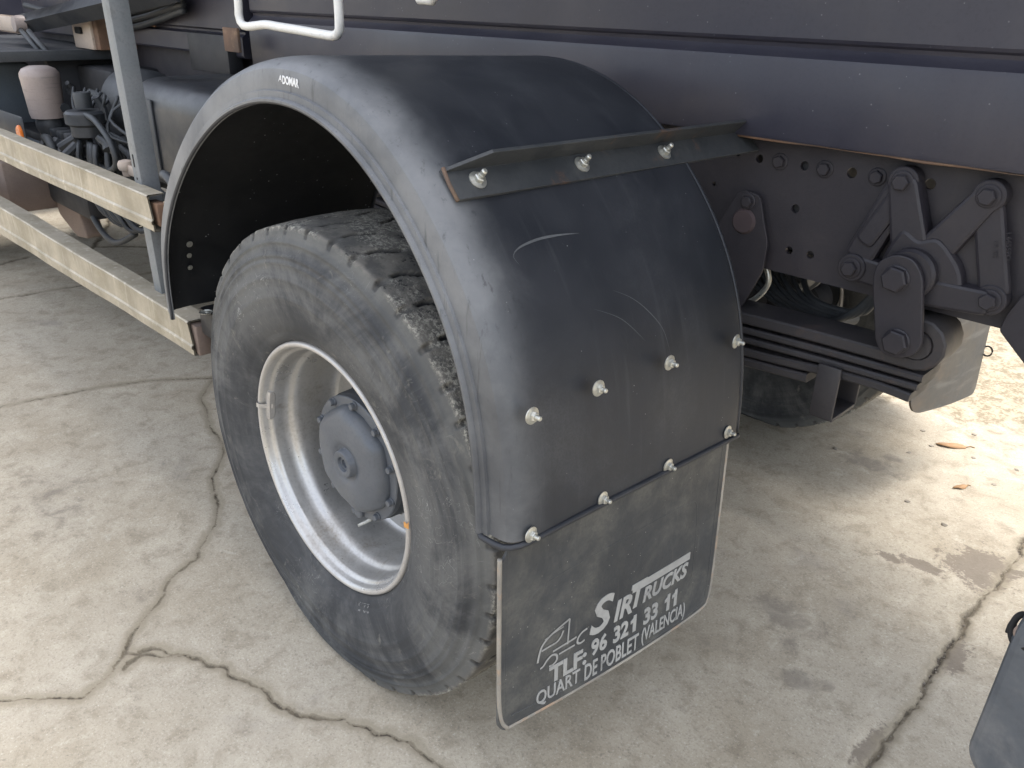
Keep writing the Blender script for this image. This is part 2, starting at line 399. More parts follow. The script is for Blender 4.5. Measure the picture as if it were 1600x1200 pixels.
def build_ground():
    gx = np.concatenate([np.arange(-5.2, -2.0, .022), np.arange(-2.0, -1.2, .011), np.arange(-1.2, 1.5, .006), np.arange(1.5, 2.0, .03)])
    gy = np.concatenate([np.arange(-1.1, 1.3, .006), np.arange(1.3, 2.6, .011), np.arange(2.6, 4.4, .025)])
    X, Y = np.meshgrid(gx, gy, indexing='ij'); nx, ny = X.shape
    dn = np.full(X.shape, 30.); da = np.full(X.shape, 1.); dw = np.full(X.shape, .002)
    for k, (P, w) in CRM.items():
        for i in range(len(P) - 1):
            a, b = P[i], P[i + 1]; m = .14
            i0, i1 = np.searchsorted(gx, [min(a[0], b[0]) - m, max(a[0], b[0]) + m]); j0, j1 = np.searchsorted(gy, [min(a[1], b[1]) - m, max(a[1], b[1]) + m])
            if i0 >= i1 or j0 >= j1: continue
            xs = X[i0:i1, j0:j1]; ys = Y[i0:i1, j0:j1]; d = b - a; L = d @ d + 1e-12
            u = np.clip(((xs - a[0]) * d[0] + (ys - a[1]) * d[1]) / L, 0, 1)
            ds = np.hypot(xs - a[0] - u * d[0], ys - a[1] - u * d[1])
            ww = w * (1 + 1.3 * mnoise.noise(Vector((a[0] * 9, a[1] * 9, 3.))) + .7 * mnoise.noise(Vector((a[0] * 40, a[1] * 40, 3.)))) 
            ww = max(ww, .0014); cur = dn[i0:i1, j0:j1]; new = ds / ww; dwv = dw[i0:i1, j0:j1]; dwv[new < cur] = ww
            dn[i0:i1, j0:j1] = np.minimum(cur, new); da[i0:i1, j0:j1] = np.minimum(da[i0:i1, j0:j1], ds)
    # height: gentle unevenness, recessed cracks, spalled shoulders
    Z = np.zeros(X.shape)
    for s, amp in ((1.1, .004), (3.7, .002), (11., .0008)):
        ph = RNG.uniform(0, 6.28, 12); an = RNG.uniform(0, 6.28, 12); fr = RNG.uniform(.7, 1.4, 12) * s * 2
        for p_, a_, f_2 in zip(ph, an, fr): Z += amp / 5 * np.sin(f_2 * (X * math.cos(a_) + Y * math.sin(a_)) + p_)
    core = np.clip(1.25 - dn, 0, 1); core = core * core * (3 - 2 * core)
    sp = np.clip(1 - da / .03, 0, 1) ** 2
    Z += -np.minimum(1.0 * dw, .006) * core - np.minimum(.5 * dw, .003) * sp
    # shallow spalled patch beside the straight joint
    patch = np.zeros(X.shape)
    for (px, py, rx, ry) in ((.86, 1.44, .09, .035), (.79, 1.41, .05, .025), (1.0, 1.56, .12, .14), (1.08, 1.12, .035, .09), (1.05, .7, .03, .1)):
        e = np.sqrt(((X - px) / rx) ** 2 + ((Y - py) / ry) ** 2); patch = np.maximum(patch, np.clip(1.3 - e, 0, 1))
    Z -= .003 * np.clip(patch * 1.6, 0, 1)
    stain = np.zeros(X.shape)
    for (px, py, rx, ry, k_) in ((.708, .942, .12, .07, 1.), (.76, .86, .06, .05, .8), (.845, .754, .05, .04, 1.), (.9, .79, .03, .03, .8), (.62, .72, .1, .06, .6), (.5, 1.9, .16, .06, .9), (.56, 2.0, .05, .03, 1.), (-.55, -.3, .08, .06, .5), (-1.2, -.3, .3, .15, .6), (-.2, -.45, .05, .03, .6)):
        e = np.sqrt(((X - px) / rx) ** 2 + ((Y - py) / ry) ** 2); stain = np.maximum(stain, k_ * np.clip(1.4 - e, 0, 1))
    # keep tyres clear: ground stays at or under zero
    Z = np.minimum(Z - .003, .0)
    edge = np.zeros(X.shape, bool); edge[[0, -1], :] = True; edge[:, [0, -1]] = True; Z[edge] = -.003
    V = np.stack([X, Y, Z], -1).reshape(-1, 3)
    idx = np.arange(nx * ny).reshape(nx, ny)
    F = np.stack([idx[:-1, :-1], idx[1:, :-1], idx[1:, 1:], idx[:-1, 1:]], -1).reshape(-1, 4)
    # the sheet goes on to the horizon
    B = 400.; x0, x1, y0, y1 = gx[0], gx[-1], gy[0], gy[-1]; n0 = len(V)
    far = np.array([(-B, -B, -.003), (x0, -B, -.003), (x1, -B, -.003), (B, -B, -.003), (-B, y0, -.003), (B, y0, -.003), (-B, y1, -.003), (B, y1, -.003), (-B, B, -.003), (x0, B, -.003), (x1, B, -.003), (B, B, -.003)])
    V = np.concatenate([V, far]); c00, c10, c01, c11 = idx[0, 0], idx[-1, 0], idx[0, -1], idx[-1, -1]
    q = lambda *a: a
    o = n0
    polys = [(o, o + 1, c00, o + 4), (o + 2, o + 3, o + 5, c10), (o + 6, c01, o + 9, o + 8), (c11, o + 7, o + 11, o + 10),
             tuple([o + 1, o + 2] + idx[::-1, 0].tolist()), tuple([o + 10, o + 9] + idx[:, -1].tolist()),
             tuple([o + 4] + idx[0, :].tolist() + [o + 6]), tuple([o + 7] + idx[-1, ::-1].tolist() + [o + 5])]
    me = bpy.data.meshes.new('ground')
    nq = len(F); tot = nq * 4 + sum(map(len, polys))
    me.vertices.add(len(V)); me.vertices.foreach_set('co', V.ravel())
    loops = np.concatenate([F.ravel()] + [np.array(p_) for p_ in polys]); me.loops.add(len(loops)); me.loops.foreach_set('vertex_index', loops.astype(np.int32))
    starts = np.concatenate([np.arange(nq) * 4, nq * 4 + np.cumsum([0] + [len(p_) for p_ in polys[:-1]])]).astype(np.int32)
    me.polygons.add(nq + len(polys)); me.polygons.foreach_set('loop_start', starts)
    me.update(calc_edges=True); me.validate()
    me.polygons.foreach_set('use_smooth', [True] * len(me.polygons))
    for nm, arr in (('crack', dn), ('cdist', da), ('patch', patch), ('stain', stain)):
        at = me.attributes.new(nm, 'FLOAT', 'POINT'); vals = np.concatenate([arr.ravel(), np.full(12, {'crack': 30., 'cdist': 1., 'patch': 0., 'stain': 0.}[nm])]).astype(np.float32)
        at.data.foreach_set('value', vals)
    return me

t = NT('yard_concrete')
def A(nm):
    a = t.n.new("ShaderNodeAttribute"); a.attribute_name = nm; return a.outputs['Fac']
n0 = t.noise(.9, 5, .6); n1 = t.noise(3.3, 5, .62, .3); n2 = t.noise(14, 5, .68, .4); n3 = t.noise(70, 4, .72); n4 = t.noise(170, 4, .8)
col = t.mix(t.ramp(n1, .32, .68), (.345, .296, .22), (.435, .385, .3))
col = t.mix(t.ramp(n0, .35, .65, 0, .6), col, (.4, .362, .295))
col = t.mix(t.ramp(n2, .47, .7, 0, .6), col, (.235, .2, .145))
col = t.mix(t.ramp(n2, .28, .44, .5, 0), col, (.52, .475, .39))
col = t.mix(t.ramp(n3, .53, .72, 0, .5), col, (.2, .178, .14))
col = t.mix(t.ramp(n4, .54, .68, 0, .65), col, (.16, .142, .115))
col = t.mix(t.ramp(n4, .32, .44, .6, 0), col, (.6, .56, .48))
# oil and tyre stains
st = t.ramp(t.noise(2.1, 5, .6, .5, stretch=(1, 1.3, 1)), .6, .74, 0, .55)
col = t.mix(st, col, (.22, .2, .175))
pt = t.math('ADD', A('patch'), t.math('MULTIPLY', t.math('SUBTRACT', n2, .5), 2.4)); pt = t.ramp(t.math('ADD', pt, t.math('MULTIPLY', t.math('SUBTRACT', n3, .5), 1.6)),   .4, .75, 0, .8); pt = t.math('MULTIPLY', pt, t.ramp(A('patch'), .02, .3))
col = t.mix(pt, col, (.18, .15, .118))
os_ = t.ramp(t.math('ADD', A('stain'), t.math('MULTIPLY', t.math('SUBTRACT', n2, .5), 2.2)), .35, 1.1, 0, .55); os_ = t.math('MULTIPLY', os_, t.ramp(A('stain'), .05, .4))
col = t.mix(os_, col, (.2, .178, .15))
# crack dirt: ragged dark core with sandy shoulders
w1 = t.math('ADD', A('crack'), t.math('MULTIPLY', t.math('SUBTRACT', n3, .5), 3.6)); w1 = t.math('ADD', w1, t.math('MULTIPLY', t.math('SUBTRACT', n2, .5), 2.4))
sd = t.math('ADD', A('cdist'), t.math('MULTIPLY', t.math('SUBTRACT', n2, .5), .07)); sd = t.math('ADD', sd, t.math('MULTIPLY', t.math('SUBTRACT', n3, .5), .03))
col = t.mix(t.ramp(sd, .004, .03, .75, 0), col, (.25, .215, .155))
col = t.mix(t.ramp(w1, 1.2, 2.0, .7, 0), col, (.19, .16, .115))
brk_ = t.ramp(t.noise(5, 4, .6), .4, .58, .25, 1.)
col = t.mix(t.math('MULTIPLY', t.ramp(w1, .3, .75, .95, 0), brk_), col, (.07, .058, .045))
# blown sand beyond the far side of the truck
sep = t.n.new("ShaderNodeSeparateXYZ"); t.l.new(t.co, sep.inputs[0])
sn = t.math('ADD', sep.outputs[1], t.math('MULTIPLY', t.math('SUBTRACT', n1, .5), 1.4)); sn = t.math('ADD', sn, t.math('MULTIPLY', t.math('SUBTRACT', n2, .5), .7))
col = t.mix(t.ramp(sn, 2.35, 2.75, 0, .85), col, t.mix(t.ramp(t.math('ADD', t.math('MULTIPLY', n3, .5), t.math('MULTIPLY', n2, .5)), .42, .58), (.35, .3, .21), (.16, .128, .08)))
t.set('Base Color', col); t.set('Roughness', .92); t.b.inputs['Specular IOR Level'].default_value = .25
bb = t.bump(n2, .3, .006); bb = t.bump(n3, .45, .003, bb); bb = t.bump(n4, .6, .0014, bb); t.bump(t.ramp(w1, .2, 1.3), .7, .003, bb)
MAT['ground'] = t.m
ground = obj('ground', build_ground(), 'ground'); tag(ground, 'cracked beige concrete yard', kind='structure')

# ------------------------------------------------------------------ truck
truck = bpy.data.objects.new('truck', None); COL.objects.link(truck)
tag(truck, 'dark slate tipper truck with black mudguard and silver dual rear wheel', 'truck')

def part(name, me, mat, label=None, parent=None, loc=None, rot=None):
    o = obj(name, me, mat, parent or truck, loc, rot)
    if label: o['label'] = label
    return o

# ---- wheel -------------------------------------------------------------
WZ = .524
def tyre_mesh():
    half = [(.2935, .010), (.302, .000), (.306, -.004), (.312, -.007), (.320, -.0125), (.323, -.0125), (.327, -.016), (.345, -.0225), (.365, -.028), (.385, -.0315), (.4, -.033), (.404, -.0345), (.408, -.0335),
            (.425, -.0335), (.44, -.032), (.443, -.0335), (.447, -.0315), (.46, -.0285), (.472, -.0255), (.475, -.0275), (.479, -.0233), (.486, -.021), (.489, -.024), (.493, -.0175), (.503, -.014), (.512, -.010), (.5145, -.0128), (.518, -.007),
            (.527, -.0035), (.535, -.0005), (.5405, .0012), (.5438, .003), (.5458, .006), (.5466, .011), (.5470, .017), (.5474, .024), (.548, .034), (.549, .045), (.5497, .056), (.5503, .067), (.5508, .078), (.551, .09), (.551, .1), (.5512, .112), (.5512, .125)]
    prof = half + [(r, .25 - y) for r, y in half[-2::-1]]
    pr = np.array(prof); PIT, SUB = 44, 56; seg = PIT * SUB
    th = np.arange(seg) / seg * 2 * np.pi
    R = np.tile(pr[:, 0], (seg, 1)); Y = np.tile(pr[:, 1], (seg, 1)); T = np.tile(th[:, None], (1, len(pr)))
    ph = (th / (2 * np.pi) * PIT)[:, None]
    side = np.where(Y < .125, 0., .5); yy = np.minimum(Y, .25 - Y)
    tread = np.clip((R - .538) / .006, 0, 1)
    gro = np.zeros_like(R)
    jit = RNG.uniform(-.08, .08, PIT + 1); dep = RNG.uniform(.6, 1.2, PIT + 1)
    pi_ = np.floor(ph + side + .5).astype(int) % PIT
    fr = (ph + side + .5) % 1 - .5 + jit[pi_]
    notch = np.clip(1.6 - np.abs(fr) / .075, 0, 1) * np.clip((yy + .004) / .004, 0, 1) * np.clip((.019 - yy) / .005, 0, 1) * np.clip((R - .53) / .006, 0, 1)
    R -= .008 * notch * dep[pi_]; gro = np.maximum(gro, np.clip(notch * 1.5, 0, 1) * .55)
    fr2 = (ph + side + .5 + (yy - .06) * 2.6 + .05 * np.sin(yy * 80)) % 1 - .5
    slit = np.clip(1 - np.abs(fr2) / .075, 0, 1) * np.clip((yy - .038) / .008, 0, 1) * np.clip((.112 - yy) / .008, 0, 1)
    R -= .008 * np.clip(slit * 2.5, 0, 1); gro = np.maximum(gro, np.clip(slit * 2.2, 0, 1))
    # worn, chipped shoulder
    nse = np.array([[mnoise.noise(Vector((math.cos(a) * 14, math.sin(a) * 14, y * 60))) for y in pr[:, 1]] for a in th[::2]]); nse = np.repeat(nse, 2, 0)
    R += nse * .0009 * tread; Y -= nse * .0008 * np.clip((R - .45) / .06, 0, 1) * np.where(Y < .125, 1, -1)
    # sidewall scuffs: irregular low moulded blocks on the lower shoulder
    X = R * np.cos(T); Z = R * np.sin(T)
    # flattened where it stands
    fl = np.clip((-Z - .44) / .08, 0, 1)
    Y += np.where(Y < .125, -1, 1) * fl * .012 * np.clip((R - .3) / .1, 0, 1)
    Z = np.maximum(Z, -WZ + .0008)
    n = len(pr); V = np.stack([X, Y, Z], -1).reshape(-1, 3)
    idx = np.arange(seg * n).reshape(seg, n); nx = np.roll(idx, -1, 0)
    F = np.stack([idx[:, :-1], idx[:, 1:], nx[:, 1:], nx[:, :-1]], -1).reshape(-1, 4)
    me = bpy.data.meshes.new('tyre'); me.from_pydata(V.tolist(), [], F.tolist()); me.update()
    me.polygons.foreach_set('use_smooth', [True] * len(me.polygons))
    at = me.attributes.new('polar', 'FLOAT_VECTOR', 'POINT'); at.data.foreach_set('vector', np.stack([np.cos(T), np.sin(T), R], -1).astype(np.float32).ravel())
    for nm, arr in (('tread', tread), ('groove', gro)):
        at = me.attributes.new(nm, 'FLOAT', 'POINT'); at.data.foreach_set('value', arr.astype(np.float32).ravel())
    return me

TYRE = tyre_mesh()
RIM = MB().add(*lathe([(.292, .022), (.2975, .012), (.2985, .004), (.296, -.003), (.291, -.005), (.2865, -.002), (.284, .004), (.283, .012),
                       (.281, .016), (.2785, .018), (.2755, .021), (.2745, .026), (.273, .045), (.271, .06), (.268, .066), (.264, .069), (.2605, .075),
                       (.258, .09), (.2565, .115), (.256, .145), (.254, .165), (.249, .18), (.24, .19), (.232, .192), (.2, .196)], 160)).mesh('rim', 40)
RIMBACK = MB().add(*lathe([(.2985, .24), (.29, .25), (.283, .24), (.27, .2), (.262, .19)], 96)).mesh('rim_back', 40)
RIMLIP = MB().add(*lathe([(.2978, .0155), (.2998, .009), (.3, .003), (.2988, -.002), (.2962, -.0048), (.293, -.0055), (.2895, -.0045), (.287, -.001), (.2855, .004)], 160)).mesh('rim_lip', 60)
DISC = plate(circ(0, 0, .236, 96), [circ(.178 * math.cos(a), .178 * math.sin(a), .026, 20) for a in [math.radians(18 + 36 * k) for k in range(10)]], .186, .198, .003)
DRUM = MB().add(*lathe([(.0, .25), (.2, .25), (.205, .26), (.205, .42), (.0, .42)], 64)).mesh('drum')
HUB = MB().add(*lathe([(.12, .2), (.168, .192), (.168, .16), (.158, .15), (.156, .1), (.153, .094)], 96)).mesh('hub', 30)
FLANGE = MB().add(*lathe([(.153, .094), (.153, .079), (.1505, .0765), (.1, .0765)], 96)).mesh('flange', 30)

def hub_cover():
    def rad(a, r):
        k = math.cos(math.pi / 6) / math.cos(((a - math.radians(96)) % (math.pi / 3)) - math.pi / 6)
        return r * (.55 + .45 * min(1.08, k * 1.09)) * (1 + .008 * math.cos(10 * a + .6))
    rings = [(.131, .0775, 1), (.131, .073, 1), (.128, .066, 1), (.122, .057, 1), (.113, .051, .95), (.1, .0475, .8), (.08, .0455, .5), (.062, .045, .2), (.052, .0462, 0), (.046, .0495, 0), (.042, .052, 0), (.036, .0525, 0), (.0345, .051, 0), (.0335, .040, 0), (.031, .0375, 0),
             (.022, .037, 0), (.0185, .039, 0), (.0165, .0455, 0), (.0105, .0455, 0), (.0095, .050, 0), (0.0005, .05, 0)]
    v = []; f = []; N = 120
    for r, y, k in rings:
        for i in range(N):
            a = 2 * math.pi * i / N; rr = r * (1 - k) + rad(a, r) * k; v.append((rr * math.cos(a), y, rr * math.sin(a)))
    for j in range(len(rings) - 1):
        for i in range(N): l = (i + 1) % N; f.append((j * N + i, j * N + l, (j + 1) * N + l, (j + 1) * N + i))
    return mesh_from('hub_cover', v, f, 40)
COVER = hub_cover()
HBOLT = hex_bolt_mesh(.0105, .0085, .012)

def arc_text(body, rr, a0, size, mat_y):
    me, co = text_verts(body, .01, 0, .02, 1.1)
    x = co[:, 0] * size; yv = co[:, 1] * size; h = (co[:, 2] + .02) / .04 * .0015
    ang = a0 - x / rr; rad = rr + yv
    Yv = np.interp(rad, [.31, .345, .385, .425, .46], [-.006, -.0225, -.0315, -.0335, -.0285]) - h
    me.vertices.foreach_set('co', np.stack([rad * np.cos(ang), Yv, rad * np.sin(ang)], 1).ravel()); finish(me, 30)
    return me
TXT = [arc_text('22.5', .318, math.radians(-62), .026, 0)]
WEIGHT = rounded([(-.03, -.009), (.03, -.009), (.03, .009), (-.03, .009)], .006)

def weight_mesh():
    mb = MB(); a0 = math.radians(168)
    for (l, r0, y0, w, h) in ((.08, .2832, .009, .016, .012),):
        seg = 10; v = []; f = []
        for i in range(seg + 1):
            q = i / seg; a = a0 + (q - .5) * l / .27; e = (1 - abs(2 * q - 1) ** 6) * .3 + .7
            for dr, dy in ((0, 0), (-.008, 0), (-.012, .004), (-.012, .018), (-.008, .022), (0, .022)):
                yy = y0 + .009 + (dy - .009) * e; v.append(((r0 + dr * e) * math.cos(a), yy, (r0 + dr * e) * math.sin(a)))
        for i in range(seg):
            for k in range(6): l2 = (k + 1) % 6; f.append((i * 6 + k, i * 6 + l2, (i + 1) * 6 + l2, (i + 1) * 6 + k))
        f.append(list(range(6))[::-1]); f.append([seg * 6 + k for k in range(6)]); mb.add(v, f)
    v = []; f = []
    for s in (-1, 1):
        a = a0 + s * .022
        for r, y in ((.269, .021), (.282, .0), (.286, -.007), (.294, -.0095), (.3015, -.004)): v.append((r * math.cos(a), y, r * math.sin(a)))
    for k in range(4): f.append((k, k + 1, 6 + k, 5 + k))
    mb.add(v, f); return mb.mesh('weight', 40)
WMESH = weight_mesh()

def make_wheel(loc, flip=False, detail=True, label=None):
    w = part('wheel', RIM, 'rim', label, loc=loc, rot=(0, 0, math.pi if flip else 0))
    obj('tyre', TYRE, 'tyre', w)['label'] = 'dusty worn truck tyre'
    obj('rim_lip', RIMLIP, 'rim_lip', w); obj('rim_back', RIMBACK, 'rim', w)
    if not detail: return w
    obj('wheel_disc', DISC, 'rim', w); obj('brake_drum', DRUM, 'hub_dark', w)
    obj('hub', HUB, 'hub_dark', w); obj('hub_flange', FLANGE, 'hub', w); obj('hub_cover', COVER, 'hub', w)
    for k in range(10):
        a = math.radians(14 + 36 * k)
        obj('bolt', HBOLT, 'hub', w, (.1415 * math.cos(a), .0765, .1415 * math.sin(a)))
    return w
wheel = make_wheel((0, 0, WZ), label='outer rear wheel with silver deep-dish rim and blue-grey hub')
ob = obj('balance_weight', WMESH, 'rim_lip', wheel)
for m in TXT: obj('raised_lettering', m, 'tyre_text', wheel)
a = math.radians(2)
obj('crayon_mark', MB().add([(.2995 * math.cos(a + da), y, .2995 * math.sin(a + da) - .002) if False else ((rr) * math.cos(a + da), y, (rr) * math.sin(a + da)) for rr, da, y in
    ((.2905, -.022, -.0092), (.3005, -.03, -.005), (.3012, .03, -.0045), (.2985, .012, -.0072), (.2945, .03, -.0095), (.2905, .02, -.0092))], [(0, 1, 2, 3, 4, 5)]).mesh('mark', 0), 'orange_mark', wheel)
a = math.radians(-88)   # oil drain plug and valve under the hub
drain = obj('drain_plug', MB().add(*lathe([(.0, -.012), (.009, -.012), (.014, -.011), (.0165, -.008), (.0165, .01)], 20)).mesh('plug'), 'hub', wheel, (.139 * math.cos(a), .0766, .139 * math.sin(a)))
obj('valve_stem', MB().add(*tube([(.03, .085, -.155), (.026, .072, -.16), (.022, .055, -.163)], [.006, .005, .004], 10)).mesh('valve'), 'zinc', wheel)
make_wheel((0, .61, WZ), flip=True, detail=False, label='inner rear wheel behind the outer one')
make_wheel((0, 2.52, WZ), flip=True, label='outer rear wheel on the far side')
make_wheel((0, 1.91, WZ), flip=False, detail=False, label='inner rear wheel on the far side under the axle')
make_wheel((-4.55, .02, WZ), detail=True, label='front wheel at the far left')
make_wheel((-4.55, 2.5, WZ), flip=True, detail=True, label='front wheel on the far side')

# ---- mudguard ----------------------------------------------------------
LIP = smooth_path([(-.578, .735), (-.577, .83), (-.558, .91), (-.508, 1.0), (-.438, 1.083), (-.32, 1.19), (-.175, 1.272), (-.04, 1.313), (.075, 1.32), (.182, 1.303), (.274, 1.264), (.352, 1.208),
                   (.425, 1.134), (.484, 1.053), (.524, .97), (.55, .88), (.562, .78), (.565, .689)], 140, 1)
TG = np.gradient(LIP, axis=0); TG /= np.linalg.norm(TG, axis=1)[:, None]; NR = np.stack([-TG[:, 1], TG[:, 0]], 1)
if (NR[70] @ np.array([0, 1])) < 0: NR = -NR
def fskew(x, y, z): return (x + .045 * (y + .06), y, z - .026 * (y + .06))
FW = .575; FN = .0785
RIVETS = [(-.407, .047, 1.228, 1.), (-.506, .17, 1.124, .8), (-.612, .023, .908, .5), (-.620, .021, .877, .4), (-.628, .022, .843, .4)]
SCUFFS = [([(.053, 1.116), (.048, 1.129), (.066, 1.138), (.11, 1.143), (.16, 1.142), (.204, 1.138)], .0018), ([(.232, 1.047), (.27, 1.028), (.302, 1.002), (.334, .962), (.346, .914)], .0008), ([(.176, 1.029), (.235, 1.0), (.284, .952)], .0005)]
MAT['scuff'] = worn('pale_plastic_scuff', (.075, .08, .085), (.1, .105, .11), .6)
def fender_pt(i, n, y): return fskew(LIP[i, 0] + NR[i, 0] * n, y, LIP[i, 1] + NR[i, 1] * n)
PROF_EDGE = [(-.001, -.058), (.0, -.0635), (.003, -.067), (.007, -.067), (.0095, -.0635), (.0105, -.0595), (.021, -.0585), (.0225, -.0535), (.03, -.053), (.046, -.0525), (.057, -.050), (.066, -.042), (.0715, -.03), (.0755, -.012), (.0775, .006), (.0782, .02), (FN, .04)]
PROF_TOP = [(FN, .04), (FN, .06), (FN, .1), (FN, .14), (FN, .2), (FN, .3), (FN, .42), (FN, .53), (FN, FW - .012), (.0765, FW - .002), (.071, FW)]
def strip_mesh(prof, sharp=0):
    v = []; f = []; m = len(prof)
    for i in range(len(LIP)):
        for n, y in prof: v.append(fender_pt(i, n, y))
    for i in range(len(LIP) - 1):
        for k in range(m - 1): f.append((i * m + k, i * m + k + 1, (i + 1) * m + k + 1, (i + 1) * m + k))
    me = mesh_from('fender', v, f, sharp)
    at = me.attributes.new('chalk_sheen', 'FLOAT', 'POINT')
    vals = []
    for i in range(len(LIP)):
        up = min(1, max(.62, (LIP[i, 1] - .6) / .5)) if i > 70 else 1.  # weaker at the lower rear: fading sheen painted in with the chalk
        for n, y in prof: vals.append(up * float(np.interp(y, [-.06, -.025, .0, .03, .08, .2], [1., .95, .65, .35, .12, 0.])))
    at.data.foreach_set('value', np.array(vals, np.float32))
    return me
def thick(o, th):
    s = o.modifiers.new('thickness', 'SOLIDIFY'); s.thickness = th; s.offset = -1; s.use_even_offset = False
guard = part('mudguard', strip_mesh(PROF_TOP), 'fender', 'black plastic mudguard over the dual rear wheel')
flange = part('outer_flange', strip_mesh(PROF_EDGE, 26), 'fender_edge', 'chalky grey outer flange of the mudguard with painted-in sheen', guard)
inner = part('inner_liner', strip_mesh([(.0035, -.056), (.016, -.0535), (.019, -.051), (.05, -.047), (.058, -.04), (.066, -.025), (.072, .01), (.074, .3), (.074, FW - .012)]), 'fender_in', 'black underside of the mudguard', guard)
beadpts = [fender_pt(i, .003, -.0625) for i in range(0, len(LIP), 2)]
part('edge_bead', MB().add(*tube(beadpts, .0042, 8)).mesh('bead', 0), 'fender_edge', parent=guard)
L = len(LIP) - 1
bot = [fender_pt(L, n, y) for n, y in [(-.001, -.058), (.008, -.062), (.03, -.0555), (.055, -.05), (.0715, -.03), (.0775, .01), (.0795, .1), (.0795, .3), (.0795, .5), (.0785, FW)]]
bot = [(x, y, z - dz) for (x, y, z), dz in zip(bot, (0, .006, .012, .012, .008, .003, 0, 0, 0, 0))]
part('bottom_bead', MB().add(*tube(smooth_path(bot, 50, 0), .0058, 10)).mesh('bead', 0), 'fender', parent=guard)
part('inner_edge_bead', MB().add(*tube([fender_pt(i, .074, FW) for i in range(60, len(LIP), 2)], .005, 8)).mesh('bead', 0), 'fender', parent=guard)
NUT = nut_mesh(.014, .0082, .0075, .0042, .0185)
def rear_x(y): return .565 + FN + .045 * (y + .06)
for y, z in ((-.021, .921), (.126, .922), (.311, .915), (.517, .902), (-.017, .703), (.156, .698), (.339, .695), (.532, .699)):
    part('nut', NUT, 'zinc', parent=guard, loc=(rear_x(y) + (.0 if z < .8 else -.003), y, z), rot=(random.uniform(-.08, .08), math.pi / 2 + random.uniform(-.06, .06), 0))
WASH = MB().add(*lathe([(.0, -.003), (.006, -.003), (.0065, -.001), (.016, -.001), (.017, .001)], 20)).mesh('w')
for x, y, z, k in RIVETS:
    q = Vector((0, -1, 0)).rotation_difference(Vector((-x, 0, .742 - z)).normalized()).to_euler()
    part('rivet', WASH, 'zinc', parent=guard, loc=(x, y, z), rot=q).scale = (k, k, k)
def guard_strip(pts, w):
    # thin scuff lying on the rear of the guard: (y, z) path, its X from the guard's own surface
    zz = LIP[90:, 1]; P = smooth_path(pts, 30, 0); T_ = np.gradient(P, axis=0); T_ /= np.linalg.norm(T_, axis=1)[:, None]; v = []; f = []
    for j, (p_, t_) in enumerate(zip(P, T_)):
        ww = w * math.sin(math.pi * (j + .6) / 30.2)
        for s_ in (-1, 1):
            y, z = p_[0] - s_ * t_[1] * ww, p_[1] + s_ * t_[0] * ww
            sx = LIP[60:, 0] + NR[60:, 0] * (FN + .0006); sz = LIP[60:, 1] + NR[60:, 1] * (FN + .0006) - .026 * (y + .06)
            x = np.interp(-z, -sz, sx) + .045 * (y + .06); v.append((x, y, z))
    for j in range(29): f.append((2 * j, 2 * j + 1, 2 * j + 3, 2 * j + 2))
    return mesh_from('scuff', v, f, 0)
for pts, w in SCUFFS: part('scuff_mark', guard_strip(pts, w), 'scuff', parent=guard)
# brand on the outer flange
def on_flange(u, v, h):
    # u: arc length along the lip from its top, v: outward
    s = np.concatenate([[0], np.cumsum(np.linalg.norm(np.diff(LIP, axis=0), axis=1))]); s0 = s[np.argmax(LIP[:, 1])]
    i = np.interp(s0 + u, s, np.arange(len(s))); k = int(min(i, len(s) - 2)); fr = i - k
    P = LIP[k] * (1 - fr) + LIP[k + 1] * fr; N = NR[k] * (1 - fr) + NR[k + 1] * fr
    y = np.interp(v, [.02, .0225, .03, .046, .057, .066], [-.0585, -.0535, -.053, -.0525, -.050, -.042]) - .0008 - h
    return fskew(P[0] + N[0] * v, y, P[1] + N[1] * v)
part('brand_lettering', fit_text('DOMAR', .004, .052, .0335, .0475, on_flange, .035, 0, .0006), 'print_w', parent=guard)
part('brand_emblem', fit_text('A', -.0085, .0015, .037, .0475, on_flange, .0, .2, .0006), 'print_w', parent=guard)

# far-side mudguard (only its underside and rear are ever seen)
def mirror(me):
    m2 = me.copy(); m2.transform(Matrix.Translation((0, 2.52, 0)) @ Matrix.Scale(-1, 4, (0, 1, 0))); m2.flip_normals(); return m2
part('mudguard', mirror(guard.data), 'fender', 'mudguard on the far side')

# angle bracket across the mudguard
def near_i(ang):  # lip index whose outward normal has this elevation
    e = np.degrees(np.arctan2(NR[:, 1], NR[:, 0])); return int(np.argmin(np.abs(e - ang)))
e_ = np.degrees(np.arctan2(NR[:, 1], NR[:, 0])); k_ = np.where(e_[50:] < 45.6)[0][0] + 50
bn = np.array([math.cos(math.radians(45.6)), math.sin(math.radians(45.6))]); w_ = (e_[k_ - 1] - 45.6) / (e_[k_ - 1] - e_[k_]); bp = LIP[k_ - 1] * (1 - w_) + LIP[k_] * w_ + bn * (FN + .002); bt = np.array([bn[1], -bn[0]])   # bt runs down the rear of the guard
Y0, Y1 = -.03, .835
def bpt(s, n, y): q = bp + bt * s + bn * n; return (q[0] + .018 * (y + .06), y, q[1] - .012 * (y + .06))
mb = MB(); th = .006
A0, A1, H = -.022, .034, .042
secs = [(A1, 0), (A1, th), (A0 + th, th), (A0 + th, H), (A0, H), (A0, 0)]
ys = [(Y0 + .02, 0.0), (Y0 + .10, 1.0), (Y1, 1.0)]
v = []
for k, (y, hh) in enumerate(ys):
    for s, n in secs:
        yy = y
        if k == 0 and n <= th and s > 0: yy = Y0 + .022
        v.append(bpt(s, n if n <= th else th + (H - th) * max(hh, .02), yy))
f = []
for k in range(2):
    for j in range(6): l = (j + 1) % 6; f.append((k * 6 + j, k * 6 + l, (k + 1) * 6 + l, (k + 1) * 6 + j))
